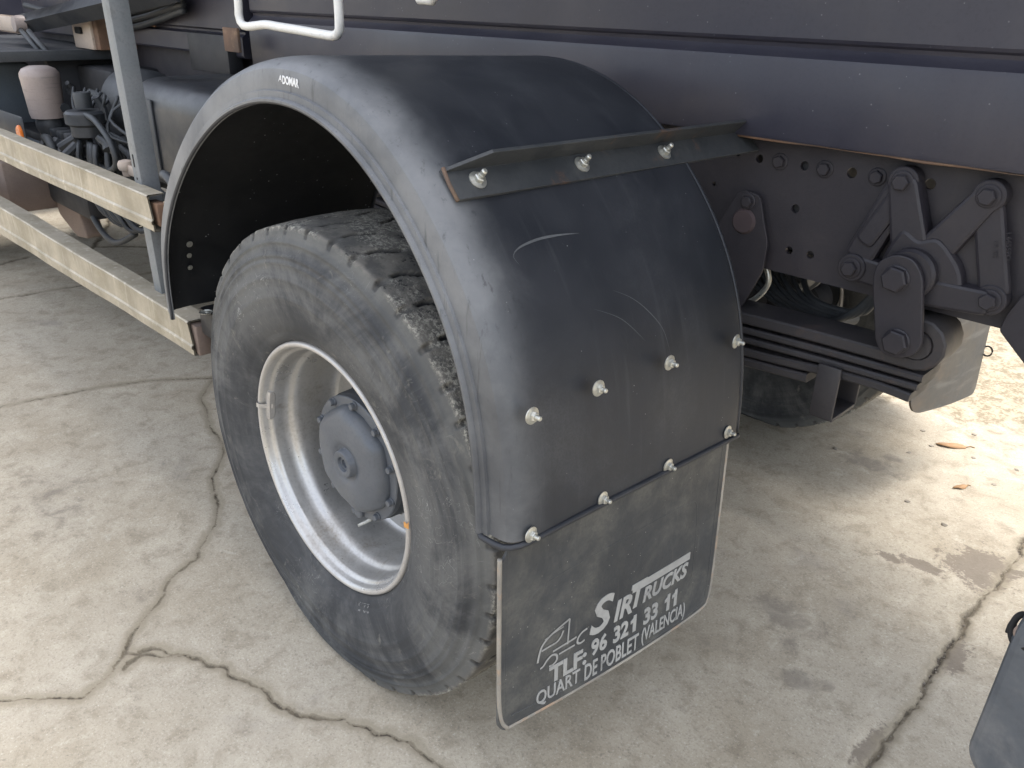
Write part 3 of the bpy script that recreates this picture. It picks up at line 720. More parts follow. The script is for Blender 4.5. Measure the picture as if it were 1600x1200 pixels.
f += [(0, 1, 2, 5), (2, 3, 4, 5), (17, 14, 13, 12), (17, 16, 15, 14)]
mb.add(v, f)
brk = part('angle_bracket', mb.mesh('bracket', 20), 'bracket', 'rusty black angle iron bolted across the mudguard')
bv = brk.modifiers.new('bevel', 'BEVEL'); bv.width = .0012; bv.segments = 2; bv.limit_method = 'ANGLE'
NUT2 = nut_mesh(.0155, .0095, .009, .005, .025)
ry = math.atan2(bn[0], bn[1])
for y in (.045, .285, .52):
    q = bpt(.006, th + .0005, y); part('nut', NUT2, 'zinc', parent=brk, loc=q, rot=(0, ry, 0))
rim_ = [bpt(A1 + .0005, th * .5, y) for y in np.linspace(Y0 + .022, Y0 + .022, 1)]
part('rust_edge', MB().add(*tube([bpt(A0, th + .004, Y0 + .021), bpt(.004, th * .6, Y0 + .021), bpt(A1, th * .5, Y0 + .02)], .0034, 6)).mesh('re', 0), 'rust', parent=brk)

# ---- mud flap ----------------------------------------------------------
TLc, BLc, BRc, TRc = (np.array(a) for a in ((.614, -.055, .72), (.612, -.05, .249), (.675, .562, .236), (.652, .572, .72)))
UW, VH = .615, .475
def flap_pt(u, v, h=0.):
    a, b = u / UW, v / VH
    P = (1 - b) * ((1 - a) * BLc + a * BRc) + b * ((1 - a) * TLc + a * TRc)
    bow = .006 * math.sin(math.pi * a) * (1 - b)
    return (P[0] + h + bow, P[1], P[2] - .004 * math.sin(math.pi * min(max(a, 0), 1)) * (1 - b))
def flap_sheet(th=.006, r=.03):
    def edge_u(v):   # rounded lower corners
        e = 0. if v >= r else r - math.sqrt(max(0, r * r - (r - v) ** 2)); k = min(1, max(0, (v - .4) / .02)); return e * .7 + .024 * k, UW - e
    nu, nv = 40, 36; V = []; F = []
    for s in (1, 0):
        for j in range(nv):
            v = VH * (j / (nv - 1)) ** 1.6; a, b = edge_u(v)
            for i in range(nu): V.append(flap_pt(a + (b - a) * i / (nu - 1), v, 0 if s else -th))
    N = nu * nv
    for j in range(nv - 1):
        for i in range(nu - 1): k = j * nu + i; F.append((k, k + 1, k + nu + 1, k + nu)); F.append((N + k, N + k + nu, N + k + nu + 1, N + k + 1))
    ring = [i for i in range(nu)] + [j * nu + nu - 1 for j in range(1, nv)] + [(nv - 1) * nu + i for i in range(nu - 2, -1, -1)] + [j * nu for j in range(nv - 2, 0, -1)]
    for k in range(len(ring)): a, b = ring[k], ring[(k + 1) % len(ring)]; F.append((a, a + N, b + N, b))
    return mesh_from('flap', V, F, 40)
flap = part('mud_flap', flap_sheet(), 'flap', 'black rubber mud flap with faded white lettering')
def flap_line(pts, w, h=.0005, n=40, it=1, closed=False):
    P = smooth_path(pts, n, it); mb = MB(); v = []; f = []
    T = np.gradient(P, axis=0); T /= np.linalg.norm(T, axis=1)[:, None] + 1e-9
    for p_, t_ in zip(P, T):
        v.append(flap_pt(p_[0] - t_[1] * w, p_[1] + t_[0] * w, h)); v.append(flap_pt(p_[0] + t_[1] * w, p_[1] - t_[0] * w, h))
    for i in range(n - 1): f.append((2 * i, 2 * i + 1, 2 * i + 3, 2 * i + 2))
    return mesh_from('line', v, f, 0)
def flap_tube(pts, r, n=60, it=1):
    return MB().add(*tube([flap_pt(a, b, -.001) for a, b in smooth_path(pts, n, it)], r, 8)).mesh('ridge', 0)
part('left_edge_trim', flap_tube([(.0, .408), (.0, .3), (.001, .15), (.002, .06), (.006, .02), (.022, .002)], .0042), 'flap_edge', parent=flap)
part('bottom_edge_trim', flap_tube([(.022, .002), (.06, .0), (.3, .0), (.56, .0), (.592, .003), (.608, .016), (.614, .04), (.614, .2), (.614, .44)], .0036, 90), 'flap_edge', parent=flap)
part('moulded_ridge', flap_tube([(.03, .03), (.2, .014 - .002), (.4, .012 - .003), (.57, .012), (.592, .022), (.597, .05), (.597, .25), (.597, .42)], .002, 90), 'flap', parent=flap)
part('moulded_ridge', flap_tube([(.057, .2), (.057, .259), (.066, .29), (.09, .306), (.13, .312), (.351, .314), (.467, .314), (.51, .312), (.529, .303), (.534, .276), (.536, .114)], .0016, 110), 'flap', parent=flap)
part('moulded_ridge', flap_tube([(.016, .43), (.016, .2), (.017, .05)], .0016, 30), 'flap', parent=flap)
FP = lambda u, v, h: flap_pt(u, v, .0004 + h)
tx = [('S', .221, .285, .118, .202, .02, .22), ('IR', .288, .341, .121, .171, .03, .22), ('T', .335, .383, .128, .188, .03, .22), ('RUCKS', .372, .516, .127, .164, .035, .22)]
for b_, u0, u1, v0, v1, bo, sh in tx: part('lettering', fit_text(b_, u0, u1, v0, v1, FP, bo, sh), 'print', 'lettering reading ' + b_, flap)
part('lettering_bar', mesh_from('bar', [FP(u, v, h) for u in np.linspace(.338, .519, 12) for v, h in ((.168 + (0.001 if u > .4 else 0), 0), (.168, .0012), (.186, .0012), (.186, 0))],
     [(i * 4 + k, i * 4 + k + 1, i * 4 + k + 5, i * 4 + k + 4) for i in range(11) for k in range(3)], 30), 'print', parent=flap)
for b_, u0, u1, v0, v1, bo in (('TLF:', .119, .216, .057, .1, .035), ('96', .228, .272, .066, .108, .03), ('32', .29, .334, .066, .108, .035), ('33', .38, .424, .066, .108, .035),
                           ('QUART', .089, .2, .013, .054, .016), ('DE', .213, .248, .013, .054, .016), ('POBLET', .258, .368, .013, .055, .016), ('(VALENCIA)', .378, .52, .012, .058, .016)):
    part('lettering', fit_text(b_, u0, u1, v0, v1, FP, bo, 0), 'print', 'lettering reading ' + b_.strip('():'), flap)
for u0, u1 in ((.338, .36), (.444, .466), (.468, .49)): part('lettering', one_mesh(u0, u1, .066, .108, FP), 'print', 'lettering reading 1', flap)
# outline drawing of a truck cab
for pts, w in (([(.089, .128), (.092, .15), (.1, .168), (.112, .18), (.166, .194)], .0024), ([(.166, .194), (.1645, .165), (.163, .134)], .002), ([(.098, .152), (.12, .156), (.137, .15), (.146, .162), (.151, .174)], .0022),
               ([(.105, .176), (.13, .182), (.151, .183)], .0012), ([(.126, .136), (.15, .138), (.176, .138), (.186, .14)], .0024), ([(.142, .121), (.165, .122), (.182, .122)], .0022),
               ([(.096, .11), (.104, .108), (.11, .124), (.124, .132), (.139, .125), (.14, .108), (.128, .101), (.118, .104)], .0024), ([(.214, .146), (.2, .146), (.188, .136), (.186, .122), (.197, .116), (.208, .121)], .0024)):
    part('truck_emblem', flap_line(pts, w, .0014), 'print', parent=flap)
# far mud flap and its ring
FC = [np.array(c_) for c_ in ((.636, 1.77, .285), (.70, 2.24, .235), (.675, 2.24, .74), (.625, 1.77, .74))]
def far_flap(th=.007, r=.07):
    nu, nv = 20, 20; V = []; F = []; W_, H_ = .47, .48
    for s_ in (0, 1):
        for j in range(nv):
            v = H_ * (j / (nv - 1)) ** 1.6; e = 0 if v > r else r - math.sqrt(max(0, r * r - (r - v) ** 2)); e2 = 0 if v > .03 else .03 - math.sqrt(max(0, .0009 - (.03 - v) ** 2))
            for i in range(nu):
                a_ = (e + (W_ - e - e2) * i / (nu - 1)) / W_; b_ = v / H_
                P = (1 - b_) * ((1 - a_) * FC[0] + a_ * FC[1]) + b_ * ((1 - a_) * FC[3] + a_ * FC[2]); V.append((P[0] - s_ * th + .012 * math.sin(math.pi * a_) * (1 - b_), P[1], P[2]))
    N = nu * nv
    for j in range(nv - 1):
        for i in range(nu - 1): k = j * nu + i; F.append((k, k + 1, k + nu + 1, k + nu)); F.append((N + k, N + k + nu, N + k + nu + 1, N + k + 1))
    ring = [i for i in range(nu)] + [j * nu + nu - 1 for j in range(1, nv)] + [(nv - 1) * nu + i for i in range(nu - 2, -1, -1)] + [j * nu for j in range(nv - 2, 0, -1)]
    for k in range(len(ring)): a_, b_ = ring[k], ring[(k + 1) % len(ring)]; F.append((a_, a_ + N, b_ + N, b_))
    return mesh_from('far_flap', V, F, 40)
farflap = part('mud_flap', far_flap(), 'far_flap', 'mud flap on the far side, painted grey as if lit')
part('ring_hook', MB().add(*tube([((.700 + .016 * math.cos(a)), 2.245, .40 + .018 * math.sin(a)) for a in np.linspace(0, 6.1, 18)], .003, 6)).mesh('ring'), 'hole', parent=farflap)

# ---- chassis -----------------------------------------------------------
RY = .84
ZB, ZT = .95, 1.262
outl = [(-5.5, ZB + .0), (1.03, ZB), (1.06, ZB - .03), (2.6, ZB - .03), (2.6, ZT), (-5.5, ZT)]
holes = [circ(x, z, r, 14) for x, z, r in ((.483, 1.185, .009), (.588, 1.185, .0095), (.69, 1.186, .0105), (.842, 1.188, .0105), (.584, 1.094, .0095), (.586, 1.003, .0085), (.635, 1.004, .0085), (.379, 1.114, .005), (.43, 1.19, .007))]
rail = part('chassis_rail', plate(outl, holes, RY, RY + .009), 'chassis', 'near chassis rail with bolts and holes')
part('rail_flange', box_mesh(-5.5, 1.02, RY + .009, RY + .08, ZB, ZB + .009), 'chassis', parent=rail)
part('rail_flange', box_mesh(-5.5, 2.6, RY + .009, RY + .08, ZT - .009, ZT), 'chassis', parent=rail)
RB = hex_bolt_mesh(.018, .013, .012)
for x, z in ((.532, 1.186), (.633, 1.185), (.742, 1.186), (1.06, 1.12)): part('rail_bolt', RB, 'chassis', parent=rail, loc=(x, RY, z), rot=(0, random.random(), 0))
r2 = part('chassis_rail', plate(outl, [], 1.67, 1.68), 'dark', 'far chassis rail')
for x in (-2.2, -.6, .62, 1.9): part('cross_member', box_mesh(x - .05, x + .05, RY + .012, 1.668, 1.0, 1.22, bev=.006), 'dark')

# cast suspension bracket: arms from a central boss to four bolted eyes
CY = RY - .001
def arm(p0, p1, w0, w1, y0, y1):
    p0 = Vector(p0); p1 = Vector(p1); dd = (p1 - p0).normalized(); n = Vector((-dd.y, dd.x))
    return plate(rounded([tuple(p0 + n * w0), tuple(p0 - n * w0), tuple(p1 - n * w1), tuple(p1 + n * w1)], .008, 3), [], y0, y1, .007)
boss = (.868, 1.02)
EY = [(.805, 1.191), (.956, 1.19), (.742, 1.008), (1.003, 1.008)]
cast = part('suspension_bracket', plate(rounded([(.83, 1.10), (.845, 1.09), (.862, 1.083), (.89, 1.095), (.905, 1.085), (.94, 1.05), (.955, .995), (.9, .98), (.86, .965), (.82, .98), (.805, 1.03), (.815, 1.07)], .035, 6), [], RY - .045, CY, .008), 'chassis', 'cast four-armed spring bracket bolted to the chassis rail')
part('bracket_arm', arm((.848, 1.06), EY[0], .03, .021, RY - .042, CY), 'chassis', parent=cast)
part('bracket_arm', arm(EY[0], (.748, 1.03), .022, .023, RY - .03, CY + .0006), 'chassis', parent=cast)
part('bracket_rib', arm((.80, 1.16), (.755, 1.065), .013, .013, RY - .036, RY - .02), 'chassis', parent=cast)
part('bracket_arm', arm((.885, 1.07), EY[1], .026, .018, RY - .04, CY), 'chassis', parent=cast)
part('bracket_web', plate(rounded([(.93, 1.15), (.962, 1.19), (.985, 1.13), (1.015, 1.0), (.985, .995), (.955, 1.015), (.9, .99), (.89, 1.06)], .012), [], RY - .022, CY, .004), 'chassis', parent=cast)
part('bracket_rib', arm((.958, 1.17), (1.006, 1.02), .019, .02, RY - .034, RY - .018), 'chassis', parent=cast)
part('bracket_arm', arm((.86, .995), (1.0, 1.003), .022, .017, RY - .048, CY + .0002), 'chassis', parent=cast)
part('bracket_arm', arm((.83, 1.0), EY[2], .02, .02, RY - .0325, CY + .0004), 'chassis', parent=cast)
BIGB = hex_bolt_mesh(.021, .0155, .016, .03)
for (x, z) in EY: part('bracket_bolt', BIGB, 'chassis', parent=cast, loc=(x, RY - .008, z), rot=(0, random.random(), 0))
for i, (s, z0) in enumerate((('1.6655PO', 1.06), ('1R BE', 1.075))):
    me, co = text_verts(s, .0, 0, .02); w = co[:, 0].max()
    x0 = .972 + .027 - i * .017
    k = .011; sl_ = .048 / .15
    P = np.stack([x0 - .03 * 0 + co[:, 1] * k + (co[:, 0] * k * .9) * .3, np.full(len(co), RY - .036) - co[:, 2] * .02, 1.135 - i * .02 - co[:, 0] * k * 1.2 * .95 + co[:, 1] * k * .3], 1)
    me.vertices.foreach_set('co', P.ravel()); finish(me, 30); part('cast_number', me, 'chassis', parent=cast)
part('pivot_collar', MB().add(*lathe([(.0, RY - .066), (.044, RY - .066), (.049, RY - .06), (.049, RY - .04), (.0, RY - .04)], 40)).xf(lambda x, y, z: (x + .862, y, z + 1.028)).mesh('collar'), 'chassis', parent=cast)
# shackle
SY = RY - .068
shp = rounded([(.806, 1.012), (.81, 1.045), (.838, 1.064), (.87, 1.062), (.892, 1.035), (.92, .905), (.91, .882), (.885, .868), (.855, .868), (.838, .89)], .018)
sh = part('shackle_plate', plate(shp, [], SY - .012, SY, .003), 'chassis', 'spring shackle plate with two large bolts')
SB = hex_bolt_mesh(.026, .025, .018)
for x, z in ((.848, 1.021), (.876, .9)): part('shackle_bolt', SB, 'chassis', parent=sh, loc=(x, SY - .011, z), rot=(0, random.random(), 0))
part('shackle_plate', plate(shp, [], RY + .09, RY + .1, .003), 'dark')
# leaf spring with eye
def leaf_mesh(pts, th, y0, y1, n=48):
    P = smooth_path(pts, n, 1); T = np.gradient(P, axis=0); T /= np.linalg.norm(T, axis=1)[:, None]; N = np.stack([-T[:, 1], T[:, 0]], 1)
    v = []; f = []; b = .004
    sec = [(y0 + b, -th / 2), (y0, -th / 2 + b), (y0, th / 2 - b), (y0 + b, th / 2), (y1 - b, th / 2), (y1, th / 2 - b), (y1, -th / 2 + b), (y1 - b, -th / 2)]
    for p_, n_ in zip(P, N):
        for y, h in sec: v.append((p_[0] + n_[0] * h, y, p_[1] + n_[1] * h))
    for i in range(n - 1):
        for k in range(8): l = (k + 1) % 8; f.append((i * 8 + k, i * 8 + l, (i + 1) * 8 + l, (i + 1) * 8 + k))
    f.append(list(range(8))); f.append([(n - 1) * 8 + k for k in range(8)][::-1])
    return mesh_from('leaf', v, f, 40)
LY0, LY1 = RY - .052, RY + .048
eye = (.905, .893)
eyep = [(eye[0] + .042 * math.cos(a), eye[1] + .042 * math.sin(a)) for a in np.linspace(math.radians(-105), math.radians(170), 16)]
spring = part('leaf_spring', leaf_mesh([(-.9, .9), (-.5, .85), (0, .825), (.3, .828), (.52, .842), (.7, .849), (.82, .851)] + eyep, .026, LY0, LY1, 110), 'spring', 'stacked leaf spring of the rear axle')
part('spring_leaf', leaf_mesh([(-.9, .86), (-.5, .818), (0, .795), (.3, .799), (.52, .812), (.72, .822), (.93, .826)], .016, LY0 + .002, LY1), 'spring', parent=spring)
part('spring_leaf', leaf_mesh([(-.9, .84), (-.5, .795), (0, .772), (.3, .776), (.52, .79), (.72, .801), (.925, .806)], .014, LY0 - .001, LY1), 'spring', parent=spring)
part('spring_leaf', leaf_mesh([(-.8, .8), (-.5, .77), (0, .745), (.3, .748), (.5, .758), (.66, .766), (.76, .783), (.86, .785), (.915, .779)], .02, LY0 + .003, LY1), 'spring', parent=spring)
part('spring_leaf', leaf_mesh([(-.7, .765), (-.3, .735), (0, .72), (.3, .724), (.5, .734), (.62, .742), (.7, .748)], .02, LY0 + .001, LY1), 'spring', parent=spring)
clip = MB(); c0 = .752
clip.add(*box(c0 - .026, c0 + .026, LY0 - .014, LY0 - .005, .678, .80, bev=.004)); clip.add(*box(c0 - .0255, c0 + .0255, LY0 - .006, LY1 + .006, .672, .681, bev=.002)); clip.add(*box(c0 - .026, c0 + .026, LY1 + .005, LY1 + .014, .678, .80, bev=.004))
part('rebound_clip', clip.mesh('clip'), 'spring', 'rusty U-shaped spring clip', parent=spring)
part('eye_bush', MB().add(*lathe([(0, LY0 - .004), (.028, LY0 - .004), (.03, LY1 + .004), (0, LY1 + .004)], 24)).xf(lambda x, y, z: (x + eye[0], y, z + eye[1])).mesh('bush'), 'spring', parent=spring)
far_sp = part('leaf_spring', leaf_mesh([(-.9, .87), (0, .79), (.52, .82), (.9, .84)], .1, 1.67, 1.77), 'dark', 'far leaf spring')
# hanger plate behind the mudguard
part('hanger_plate', plate(rounded([(.452, 1.104), (.465, 1.115), (.505, 1.112), (.514, 1.09), (.522, 1.065), (.542, 1.012), (.54, .95), (.50, .85), (.40, .84), (.40, 1.0)], .012), [], RY - .02, RY - .013, .002), 'chassis', 'plain hanger plate on the chassis rail')
part('plate_bolt', RB, 'chassis', loc=(.482, RY - .02, 1.095)); part('plate_boss', MB().add(*lathe([(0, -.008), (.024, -.008), (.029, -.003), (.03, .002)], 28)).mesh('boss'), 'rust_dark', loc=(.478, RY - .018, 1.05))
# gusset at the right edge
part('rear_gusset', plate(rounded([(1.035, .985), (1.05, 1.025), (1.4, 1.06), (1.4, .6), (1.2, .8), (1.03, .952)], .006), [circ(1.085, .992, .009, 12)], RY - .018, RY - .003, .002), 'chassis', 'dark gusset plate at the right of the rail')
# axle, brake gear and hoses seen through the gap
part('axle', MB().add(*tube([(0, .42, WZ), (0, .95, WZ), (0, 1.05, WZ), (0, 1.5, WZ), (0, 1.6, WZ), (0, 2.1, WZ)], [.075, .075, .11, .11, .075, .075], 24)).mesh('axle', 40), 'dark', 'rear axle tube')
part('differential', MB().add(*lathe([(0, 1.03), (.12, 1.05), (.21, 1.14), (.23, 1.26), (.21, 1.38), (.12, 1.47), (0, 1.49)], 40)).xf(lambda x, y, z: (x, y, z + WZ)).mesh('diff', 40), 'dark')
part('brake_chamber', MB().add(*lathe([(0, 0), (.06, .0), (.07, .01), (.072, .08), (.08, .085), (.08, .1), (.07, .105), (.066, .2), (.05, .22), (0, .22)], 32)).xf(lambda x, y, z: (.44 + z * .2 + x, 1.12 + y, .86 + z)).mesh('chamber', 40), 'tank', 'grey brake chamber between spring and rail')
part('brake_chamber', MB().add(*lathe([(0, 0), (.06, .0), (.07, .01), (.072, .08), (.08, .085), (.08, .1), (.07, .105), (.066, .2), (.05, .22), (0, .22)], 32)).xf(lambda x, y, z: (.26 + x, 1.55 + y, .6 + z)).mesh('chamber', 40), 'dark')
for k in range(7):
    a = [(.30 + .03 * k, 1.0 + .02 * k, .93), (.45 + .02 * k, 1.02, .83 + .004 * k), (.6 + .015 * k, 1.0, .80 + .008 * k), (.70 + .006 * k, .98, .86 + .004 * k), (.76, .98, .97)]
    part('air_hose', MB().add(*tube(smooth_path(a, 26, 0), .006 if k % 2 else .008, 8)).mesh('hose', 0), 'hose')
part('silver_bracket', MB().add(*tube(smooth_path([(.5, .9, .95), (.52, .9, .9), (.49, .9, .85), (.44, .9, .82)], 16, 0), .007, 8)).mesh('sb', 0), 'zinc')
part('track_rod', MB().add(*tube([(.35, .9, .7), (.46, 1.6, .62)], .024, 14)).mesh('rod'), 'tank')
part('rod_clamp', MB().add(*tube(smooth_path([(.37, .99, .74), (.4, 1.0, .7), (.395, 1.0, .655), (.36, 1.0, .63)], 12, 0), .012, 8)).mesh('clamp', 0), 'tank')
part('far_fill_mass', box_mesh(-4.0, -.75, 1.95, 2.45, .28, 1.1, bev=.06), 'dark', 'added dark mass on the far side blocking bright ground')  # added dark mass that blocks the view of bright ground beyond
part('gearbox_fill', box_mesh(-4.6, -.7, .98, 1.55, .48, 1.18, bev=.06), 'dark'); part('propeller_shaft', MB().add(*tube([(-.7, 1.26, .8), (-.2, 1.26, .58)], .06, 16)).mesh('shaft'), 'dark')  # gearbox stretched far forward to block bright ground behind the equipment

# ---- tipper body -------------------------------------------------------
def extr(prof, x0, x1, nseg=2):
    v = []; f = []; m = len(prof)
    for i in range(nseg):
        x = x0 + (x1 - x0) * i / (nseg - 1)
        for y, z in prof: v.append((x, y, z))
    for i in range(nseg - 1):
        for k in range(m - 1): f.append((i * m + k, (i + 1) * m + k, (i + 1) * m + k + 1, i * m + k + 1))
    f.append(list(range(m))); f.append([(nseg - 1) * m + k for k in range(m)][::-1])
    return mesh_from('extr', v, f, 25)
BP = [(1.74, 1.268), (.815, 1.268), (.803, 1.238), (.797, 1.2345), (.789, 1.237), (.787, 1.245), (.7855, 1.384), (.789, 1.394), (.803, 1.4045), (.809, 1.412), (.807, 1.4195), (.8, 1.424), (.797, 1.43), (.797, 1.86), (1.72, 1.86)]
body = part('tipper_body', extr(BP, -1.62, 2.6), 'body', 'dark slate lower side of the tipper body')
part('rust_line', MB().add(*tube([(.42 + .07 * k, .794 + .0006 * math.sin(k * 1.7), 1.2345 + .0008 * math.sin(k * 2.9)) for k in range(32)], [.0024 + .0014 * math.sin(k * 1.3) for k in range(32)], 6)).mesh('rl', 0), 'rust', parent=body)
HOP = [(.30, 2.26), (.16, 2.5), (.12, 2.7), (.12, 3.05), (2.4, 3.05), (2.4, 2.7), (2.36, 2.5), (2.22, 2.26), (1.7, 1.861), (.82, 1.861)]
part('hopper', extr(HOP, -3.3, 2.5), 'body', parent=body)  # out of view; lengthened forward to keep sun off the left ground
CAB = [(.02, .55), (.0, 1.2), (.05, 2.4), (.2, 3.1), (2.32, 3.1), (2.47, 2.4), (2.52, 1.2), (2.5, .55)]
cabm = part('cab', extr(CAB, -6.6, -5.15), 'body', 'unseen dark cab at the front of the truck')  # out of view; put in to shade the ground at left
for y in (-.004, 2.5): part('cab_door', box_mesh(-6.3, -5.4, y + .0, y + .02, .9, 1.9, bev=.008), 'body', parent=cabm)
# white bent rods hanging from the body
stp = part('step_rod', MB().add(*tube(smooth_path([(-.742, .3, 2.29), (-.742, .3, 1.6), (-.745, .3, 1.47), (-.75, .3, 1.432), (-.738, .3, 1.413), (-.71, .3, 1.409), (-.66, .3, 1.413), (-.615, .3, 1.4165), (-.56, .3, 1.414), (-.45, .3, 1.409), (-.36, .3, 1.4045), (-.315, .3, 1.4035), (-.295, .3, 1.412), (-.29, .3, 1.434), (-.289, .3, 1.5), (-.288, .3, 1.6), (-.288, .3, 2.29)], 120, 0), .0105, 14)).mesh('step', 0), 'white', 'white bent rod step hanging under the tipper body')
part('rod_end', MB().add(*tube(smooth_path([(-.01, .3, 2.29), (-.008, .3, 1.6), (-.008, .3, 1.49), (0, .3, 1.484), (.03, .3, 1.484), (.04, .3, 1.49), (.042, .3, 1.6), (.042, .3, 2.29)], 50, 0), .011, 12)).mesh('re', 0), 'white', 'rounded white rod end at the top edge')
part('rusty_tab', box_mesh(-1.66, -1.55, .70, .712, 1.29, 1.372, bev=.003), 'rust')
part('dark_block', box_mesh(-2.05, -1.72, .74, .80, 1.2, 1.34, bev=.004), 'dark')  # plain dark block left of the rusty tab
part('side_panel', extr([(.8, 1.26), (.78, 1.262), (.775, 1.27), (.775, 1.335), (.79, 1.345), (.79, 1.352), (.77, 1.36), (.77, 1.9), (1.7, 1.9), (1.7, 1.26)], -4.2, -1.66), 'body', 'grey panel ahead of the tipper body')
part('data_label', box_mesh(-2.48, -2.4, .764, .769, 1.345, 1.415), 'rust')

# ---- side guard --------------------------------------------------------
def rail_guard(x0, x1, zt0, zb0, zt1, zb1, yo, dep=.045):
    """open aluminium channel: top flange, outer face with fold lines, bottom flange"""
    sec = [(dep, 1.02), (dep, 1.05), (.002, 1.05), (-.0015, 1.01), (0, .96), (.0, .36), (-.004, .31), (-.004, .24), (0, .2), (0, .03), (.002, 0), (dep * .7, 0), (dep * .7, .03), (.004, .035), (.004, .2), (0.0, .24), (0.0, .31), (.004, .37), (.004, .96), (.006, 1.0), (dep, 1.02)]
    v = []; f = []; m = len(sec); n = 24
    for i in range(n):
        q = i / (n - 1); zt = zt0 + (zt1 - zt0) * q; zb = zb0 + (zb1 - zb0) * q; w = .0015 * math.sin(q * 17) + .001 * math.sin(q * 41)
        for y, k in sec:
            x = x0 + (x1 - x0) * q
            if i == n - 1: x += (.0 if k > .5 else .012)
            v.append((x, yo + y + w, zb + (zt - zb) * k))
    for i in range(n - 1):
        for k in range(m - 1): f.append((i * m + k, i * m + k + 1, (i + 1) * m + k + 1, (i + 1) * m + k))
    return mesh_from('guard', v, f, 25)
g1 = part('side_guard_rail', rail_guard(-3.4, -.775, 1.0, .895, 1.003, .912, .0), 'alu', 'upper dirty aluminium side guard rail')
g2 = part('side_guard_rail', rail_guard(-3.4, -.645, .69, .545, .69, .598, .0, .06), 'alu', 'lower dirty aluminium side guard rail under the mudguard')
part('guard_clamp', box_mesh(-.82, -.755, .012, .04, .925, .985, bev=.004), 'rust', parent=g1)
part('guard_end', box_mesh(-.665, -.62, .008, .05, .598, .685, bev=.006), 'brown', parent=g2)
# post
mbp = MB(); v, f = box(-.5, .5, -.5, .5, -.5, .5, .03, 2)
def postpt(x, y, z):
    q = z + .5; return (-.935 + x * .048 - .02 * (q - .45), .066 + y * .05, .62 + q * .98)
mbp.add([postpt(*p_) for p_ in v], f)
post = part('guard_post', mbp.mesh('post', 30), 'post', 'grey upright post of the side guard')
part('post_slot', plate(rounded([(-.943, 1.05), (-.935, 1.05), (-.935, 1.085), (-.943, 1.085)], .004), [], .0402, .0408), 'hole', parent=post)
part('post_slot', plate(circ(-.935, 1.02, .0035, 10), [], .0402, .0408), 'hole', parent=post)
part('marker_lamp', MB().add(*lathe([(0, .0), (.014, .0), (.015, .016), (.021, .018), (.024, .024), (.024, .036), (.02, .044), (.009, .047), (0, .047)], 20)).xf(lambda x, y, z: (x - 1.165, z + .1, y + .985)).mesh('lamp', 40), 'beige', 'small dusty beige lamp on the post')
part('lamp_bracket', box_mesh(-1.16, -1.05, .095, .105, .99, 1.02, bev=.003), 'beige')
part('foot_bracket', box_mesh(-.62, -.3, .02, .09, .66, .74, bev=.012), 'dark'); part('bracket_washer', WASH, 'zinc', loc=(-.55, .012, .745), rot=(math.pi / 2, 0, 0))
part('guard_arm', MB().add(*tube(smooth_path([(-.80, .06, 1.05), (-.76, .06, 1.04), (-.72, .06, .98), (-.71, .07, .9), (-.71, .1, .8)], 16, 0), .012, 8)).mesh('ga', 0), 'hose')

# ---- equipment ahead of the axle (left) --------------------------------
can = part('air_dryer', MB().add(*lathe([(0, 1.185), (.04, 1.183), (.066, 1.172), (.078, 1.155), (.08, 1.14), (.079, 1.13), (.071, .985), (.068, .975), (.068, .97)], 40)).xf(lambda x, y, z: (x - 2.72, z + .36, y)).mesh('can', 40), 'canister', 'dusty pinkish white air dryer canister')
part('dryer_base', MB().add(*lathe([(0, .97), (.05, .97), (.056, .95), (.056, .93), (.045, .9), (.05, .86), (0, .86)], 24)).xf(lambda x, y, z: (x - 2.72, z + .36, y)).mesh('db'), 'tank', parent=can)
vb = part('valve_block', MB().add(*lathe([(0, 1.0), (.07, 1.0), (.08, .99), (.08, .95), (.065, .94), (.065, .9), (0, .9)], 20)).xf(lambda x, y, z: (x - 2.3, z + .38, y + .04)).mesh('vb', 40), 'tank', 'round valve block with many hoses')
part('valve_cap', MB().add(*lathe([(0, 1.1), (.03, 1.1), (.033, 1.09), (.033, 1.04)], 16)).xf(lambda x, y, z: (x - 2.3, z + .38, y + .01)).mesh('vc'), 'hose', parent=vb)
for k in range(6):
    a = k * .9 + .3; part('valve_fitting', MB().add(*tube([(-2.3 + .06 * math.cos(a), .38 + .06 * math.sin(a), .93 - .02 * (k % 2)), (-2.3 + .12 * math.cos(a), .36 + .11 * math.sin(a), .92 - .03 * (k % 3))], .018, 8)).mesh('vf'), 'tank', parent=vb)
for k in range(11):
    x = -2.42 + .03 * k; r = random.uniform(-.04, .04)
    pts = [(x, .36 + r, .92), (x + .02, .34 + r, .85), (x + .03 + r, .36, .74), (x + .1 + r, .4, .62 - .02 * (k % 3)), (x + .22, .5, .66)]
    part('air_hose', MB().add(*tube(smooth_path(pts, 22, 0), random.choice((.008, .01, .013)), 8)).mesh('h', 0), 'hose')
part('air_hose', MB().add(*tube(smooth_path([(-2.28, .36, 1.03), (-2.15, .36, 1.02), (-2.02, .36, .95), (-2.0, .36, .87), (-2.1, .36, .83), (-2.2, .36, .84)], 30, 0), .012, 8)).mesh('h', 0), 'hose')
part('air_hose', MB().add(*tube(smooth_path([(-2.62, .3, .9), (-2.5, .28, .9), (-2.46, .28, .84), (-2.52, .28, .77), (-2.62, .3, .76), (-2.85, .3, .82)], 30, 0), .018, 10)).mesh('h', 0), 'hose')
part('air_hose', MB().add(*tube(smooth_path([(-2.6, .4, .72), (-2.45, .38, .56), (-2.25, .38, .5), (-2.1, .42, .56)], 26, 0), .013, 10)).mesh('h', 0), 'hose')
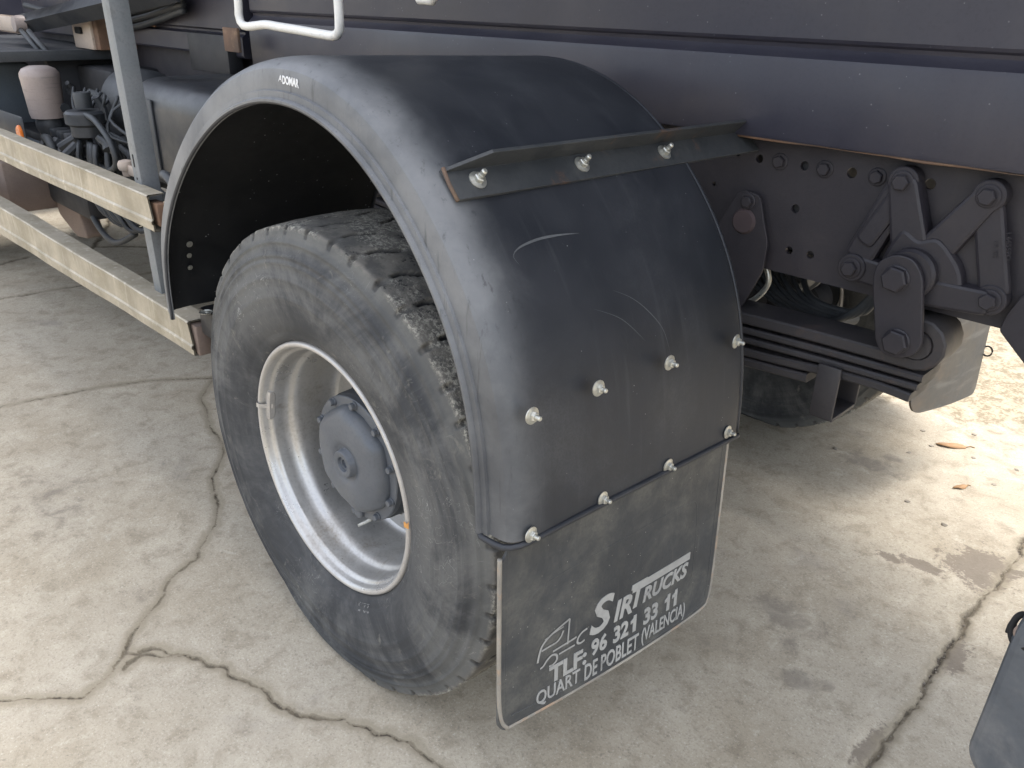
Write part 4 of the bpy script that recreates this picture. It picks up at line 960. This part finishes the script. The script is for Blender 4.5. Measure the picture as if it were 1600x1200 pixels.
for k in range(4): part('valve_fitting', MB().add(*tube([(-2.62 + .05 * k, .32, .9 - .03 * (k % 2)), (-2.6 + .05 * k, .27, .86 - .03 * (k % 2))], .02, 8)).mesh('vf'), 'tank', parent=vb)
def tank(x0, x1, y, z, r, mat='tank', label=None):
    L_ = x1 - x0; pr = [(0, 0), (r * .5, .015), (r * .85, .05), (r, .11), (r, L_ - .11), (r * .85, L_ - .05), (r * .5, L_ - .015), (0, L_)]
    return part('air_tank', MB().add(*lathe(pr, 36)).xf(lambda a, b, c: (x0 + b, y + a, z + c)).mesh('tank', 40), mat, label)
tank(-2.5, -2.1, .62, 1.05, .14, label='dark air tank behind the valve block'); tank(-2.6, -2.15, .6, .80, .1, label='lower dark air tank')
part('fuel_tank', box_mesh(-1.78, -1.05, .36, .8, .83, 1.21, bev=.09, seg=5), 'fuel', 'dark dusty fuel tank behind the post')
part('tank_strap', box_mesh(-1.6, -1.55, .352, .36, .9, 1.15, bev=.003), 'hose'); part('tank_shelf', box_mesh(-1.5, -1.0, .33, .8, .80, .822, bev=.004), 'brown')
part('plastic_box', box_mesh(-4.2, -3.3, .22, .5, .83, 1.16, bev=.03, seg=3), 'bluegrey', 'blue-grey plastic box at the left edge'); part('box_strip', box_mesh(-3.9, -2.75, .31, .33, .83, .86, bev=.005), 'bluegrey')
part('reflector', MB().add(*lathe([(0, -.006), (.028, -.005), (.033, 0), (.033, .006)], 24)).mesh('refl'), 'orange', 'orange round reflector', loc=(-2.6, .2, .93)); part('reflector_plate', box_mesh(-3.2, -2.55, .206, .214, .83, 1.0, bev=.004), 'tank')
part('platform', box_mesh(-4.6, -2.95, .1, 1.75, 1.205, 1.225, bev=.004), 'tank', 'walkway plate under the crane')
part('platform_edge', box_mesh(-2.95, -2.93, .1, 1.75, 1.185, 1.23, bev=.004), 'hose')
ctl = part('control_box', box_mesh(-3.12, -2.88, .66, .84, 1.23, 1.375, bev=.006), 'beige', 'beige control box with black switch')
part('control_box_side', box_mesh(-2.878, -2.82, .67, .84, 1.232, 1.37, bev=.004), 'rust', parent=ctl)
part('switch', box_mesh(-3.05, -2.98, .645, .66, 1.295, 1.325, bev=.006), 'hole', parent=ctl)
arm_ = part('crane_arm', MB().add(*tube([(-3.6, .55, 1.31), (-2.5, .62, 1.43), (-1.9, .66, 1.5)], [.045, .05, .05], 4)).mesh('arm', 30), 'tank', 'grey crane arm in the top left corner')
part('arm_pin', MB().add(*lathe([(0, -.02), (.035, -.018), (.04, 0), (.04, .03)], 24)).mesh('pin'), 'canister', parent=arm_, loc=(-3.38, .5, 1.325))
part('arm_lug', box_mesh(-3.75, -3.36, .50, .53, 1.28, 1.36, bev=.02), 'beige', parent=arm_)
part('arm_head', box_mesh(-3.6, -3.0, .48, .52, 1.435, 1.6, bev=.02), 'canister', parent=arm_)
for k in range(2): part('air_hose', MB().add(*tube([(-3.35 + .12 * k, .5, 1.30), (-3.1 + .12 * k, .5, 1.2)], .012, 8)).mesh('h', 0), 'hose')
for k in range(5):
    pts = [(-3.9, .7 + .05 * k, 1.4 - .02 * k), (-3.3, .72 + .05 * k, 1.36 + .02 * k), (-2.7, .75, 1.33 + .03 * k), (-2.0, .72, 1.42 + .02 * k)]
    part('cable', MB().add(*tube(smooth_path(pts, 24, 0), .014, 8)).mesh('c', 0), 'hose')
part('dark_fill_panel', box_mesh(-3.1, -3.06, .5, .97, .6, 1.2, bev=.004), 'dark'); part('dark_fill_block', box_mesh(-3.05, -2.62, .62, .95, .62, 1.16, bev=.02), 'dark')  # dark fillers added behind the equipment to keep its gaps dark
for k in range(9):
    a_ = [(-2.6 + .06 * k, .45 + .03 * (k % 3), 1.1), (-2.55 + .05 * k, .42, 1.02 - .02 * (k % 4)), (-2.5 + .07 * k, .46, .92), (-2.35 + .03 * k, .5, .8), (-2.3 + .05 * k, .56, .68)]
    part('cable', MB().add(*tube(smooth_path(a_, 20, 0), .007, 6)).mesh('c', 0), 'hose')
for k in range(8):
    x, z = -2.65 + .09 * (k % 4), .8 + .1 * (k // 4); part('pipe_clamp', box_mesh(x, x + .05, .33, .40, z, z + .035, bev=.006), 'tank')
rq = random.Random(21)
for k in range(26):
    x, y, z = rq.uniform(-2.75, -2.0), rq.uniform(.34, .5), rq.uniform(.68, 1.08); L_ = rq.uniform(.03, .09); a_ = rq.uniform(0, 3.1)
    part('pipe_fitting', MB().add(*tube([(x, y, z), (x + L_ * math.cos(a_) * .5, y, z + L_ * math.sin(a_) * .5), (x + L_ * math.cos(a_), y - .02, z + L_ * math.sin(a_))], [rq.uniform(.012, .022), .016, rq.uniform(.01, .018)], 8)).mesh('pf', 40), rq.choice(('tank', 'hose', 'hub_dark', 'tank')))
part('gap_filler_box', box_mesh(-3.6, -2.45, .36, .6, .55, .88, bev=.03), 'dark')  # dark filler, widened to close a gap onto sunlit ground
part('mud_box', box_mesh(-3.55, -2.95, .18, .5, .52, .76, bev=.02), 'brown', 'brown mud-caked box behind the lower rail')
part('mud_apron', plate(rounded([(-2.95, .76), (-2.72, .74), (-2.66, .55), (-2.6, .45), (-2.75, .43), (-2.95, .5)], .03), [], .38, .46, .01), 'brown')

# ---- rear bumper corner at the bottom right ----------------------------
rb = MB(); 
pl_ = plate(rounded([(1.300, .722), (1.303, .9), (1.32, 1.0), (1.7, 1.0), (1.7, .60), (1.33, .69)], .012), [], .03, .075, .008)
bump_ = part('rear_bumper', pl_, 'plate', 'slate grey corner of the rear bumper at the lower right')
cab = part('bumper_cable', MB().add(*tube(smooth_path([(1.31, .06, .905), (1.298, .055, .912), (1.292, .05, .908), (1.291, .045, .896), (1.295, .04, .887), (1.302, .035, .886), (1.318, .03, .892)], 30, 0), .0034, 8)).mesh('cab', 0), 'hole', 'short black cable loop beside the bumper', parent=bump_)
part('cable_clip', box_mesh(1.2865, 1.2935, .045, .057, .886, .898, bev=.001), 'hole', parent=bump_); part('cable_tie', MB().add(*tube(smooth_path([(1.308, .05, .912), (1.3, .04, .909), (1.296, .036, .9), (1.302, .034, .89)], 16, 0), .002, 6)).mesh('ct', 0), 'brown', parent=bump_)
part('tail_lens', MB().add(*lathe([(0, -.01), (.03, -.008), (.036, 0), (.036, .02)], 24)).xf(lambda x, y, z: (1.36 + x, .03 + y, .955 + z)).mesh('lens'), 'red', parent=bump_)

# ------------------------------------------------------------------ loose things on the ground
def leaf_obj(loc, s, rz, label, seed):
    rr = random.Random(seed); out = []
    for k in range(14):
        a = 2 * math.pi * k / 14; r = (1 - .35 * abs(math.sin(a))) * (1 + rr.uniform(-.15, .15)); out.append((math.cos(a) * r * s, math.sin(a) * r * s * .55, .006 + .002 * math.sin(2 * a) + rr.uniform(0, .002)))
    v = out + [(0, 0, .004)] + [(x, y, z - .001) for x, y, z in out] + [(0, 0, .003)]
    f = [(k, (k + 1) % 14, 14) for k in range(14)] + [(15 + (k + 1) % 14, 15 + k, 29) for k in range(14)] + [(k, 15 + k, 15 + (k + 1) % 14, (k + 1) % 14) for k in range(14)]
    mb = MB().add(v, f); mb.add(*tube([(s * .9, 0, .004), (s * 1.25, .01, .005), (s * 1.5, .004, .004)], .0018, 5))
    o = obj('fallen_leaf', mb.mesh('leaf', 0), 'leaf', None, loc, (0, 0, rz)); return tag(o, label, 'leaf')
leaf_obj((.673, 2.255, -.003), .055, .6, 'orange-brown dry leaf lying on the concrete beyond the spring', 3)
leaf_obj((.801, 1.969, -.003), .03, 1.0, 'smaller tan leaf scrap nearer the slab joint on the right', 5)

def stone(name, r, seed):
    bm = bmesh.new(); bmesh.ops.create_icosphere(bm, subdivisions=1, radius=r); rr = random.Random(seed)
    for v in bm.verts: v.co *= rr.uniform(.7, 1.15); v.co.z = v.co.z * .6 + r * .4
    me = bpy.data.meshes.new(name); bm.to_mesh(me); bm.free(); finish(me, 30); return me
STN = [stone('pebble', .011, k) for k in range(4)]
PB = [(.379, 1.911), (.759, 2.223), (.875, 2.08), (.582, 2.084), (.62, 2.2), (.708, 1.75), (.55, 2.3), (.845, 1.7), (.7, 2.42), (.9, 2.25)]
for k, (x, y) in enumerate(PB):
    tag(obj('pebble', STN[k % 4], 'stone', None, (x, y, -.006), (0, 0, k * 1.3)), 'tiny dark pebble on the concrete under the rear of the truck', 'pebble', 'pebbles under the truck')
def gravel(n):
    mb = MB(); base = [[tuple(v.co) for v in s.vertices] for s in STN]; bf = [[tuple(p.vertices) for p in s.polygons] for s in STN]
    rr = random.Random(4)
    def put(x, y, s):
        k = rr.randrange(4); a = rr.uniform(0, 6.28); c, q = math.cos(a) * s, math.sin(a) * s
        mb.add([(x + vx * c - vy * q, y + vx * q + vy * c, -.010 + vz * s) for vx, vy, vz in base[k]], bf[k])
    for nm, dens in (('B', 1.6), ('D', 1.5), ('A', .5)):
        P, w = CRM[nm]
        for p_ in P:
            for _ in range(int(dens + rr.random())): put(p_[0] + rr.gauss(0, w * 1.5), p_[1] + rr.gauss(0, w * 1.5), rr.uniform(.08, .26))
    for _ in range(n): put(rr.uniform(.1, 1.9), rr.uniform(2.3, 4.4), rr.uniform(.2, .9) ** 2)
    return mb.mesh('gravel', 30)
g = obj('gravel', gravel(900), 'stone'); tag(g, 'fine sand and gravel in the cracks and beyond the truck', 'gravel', kind='stuff')
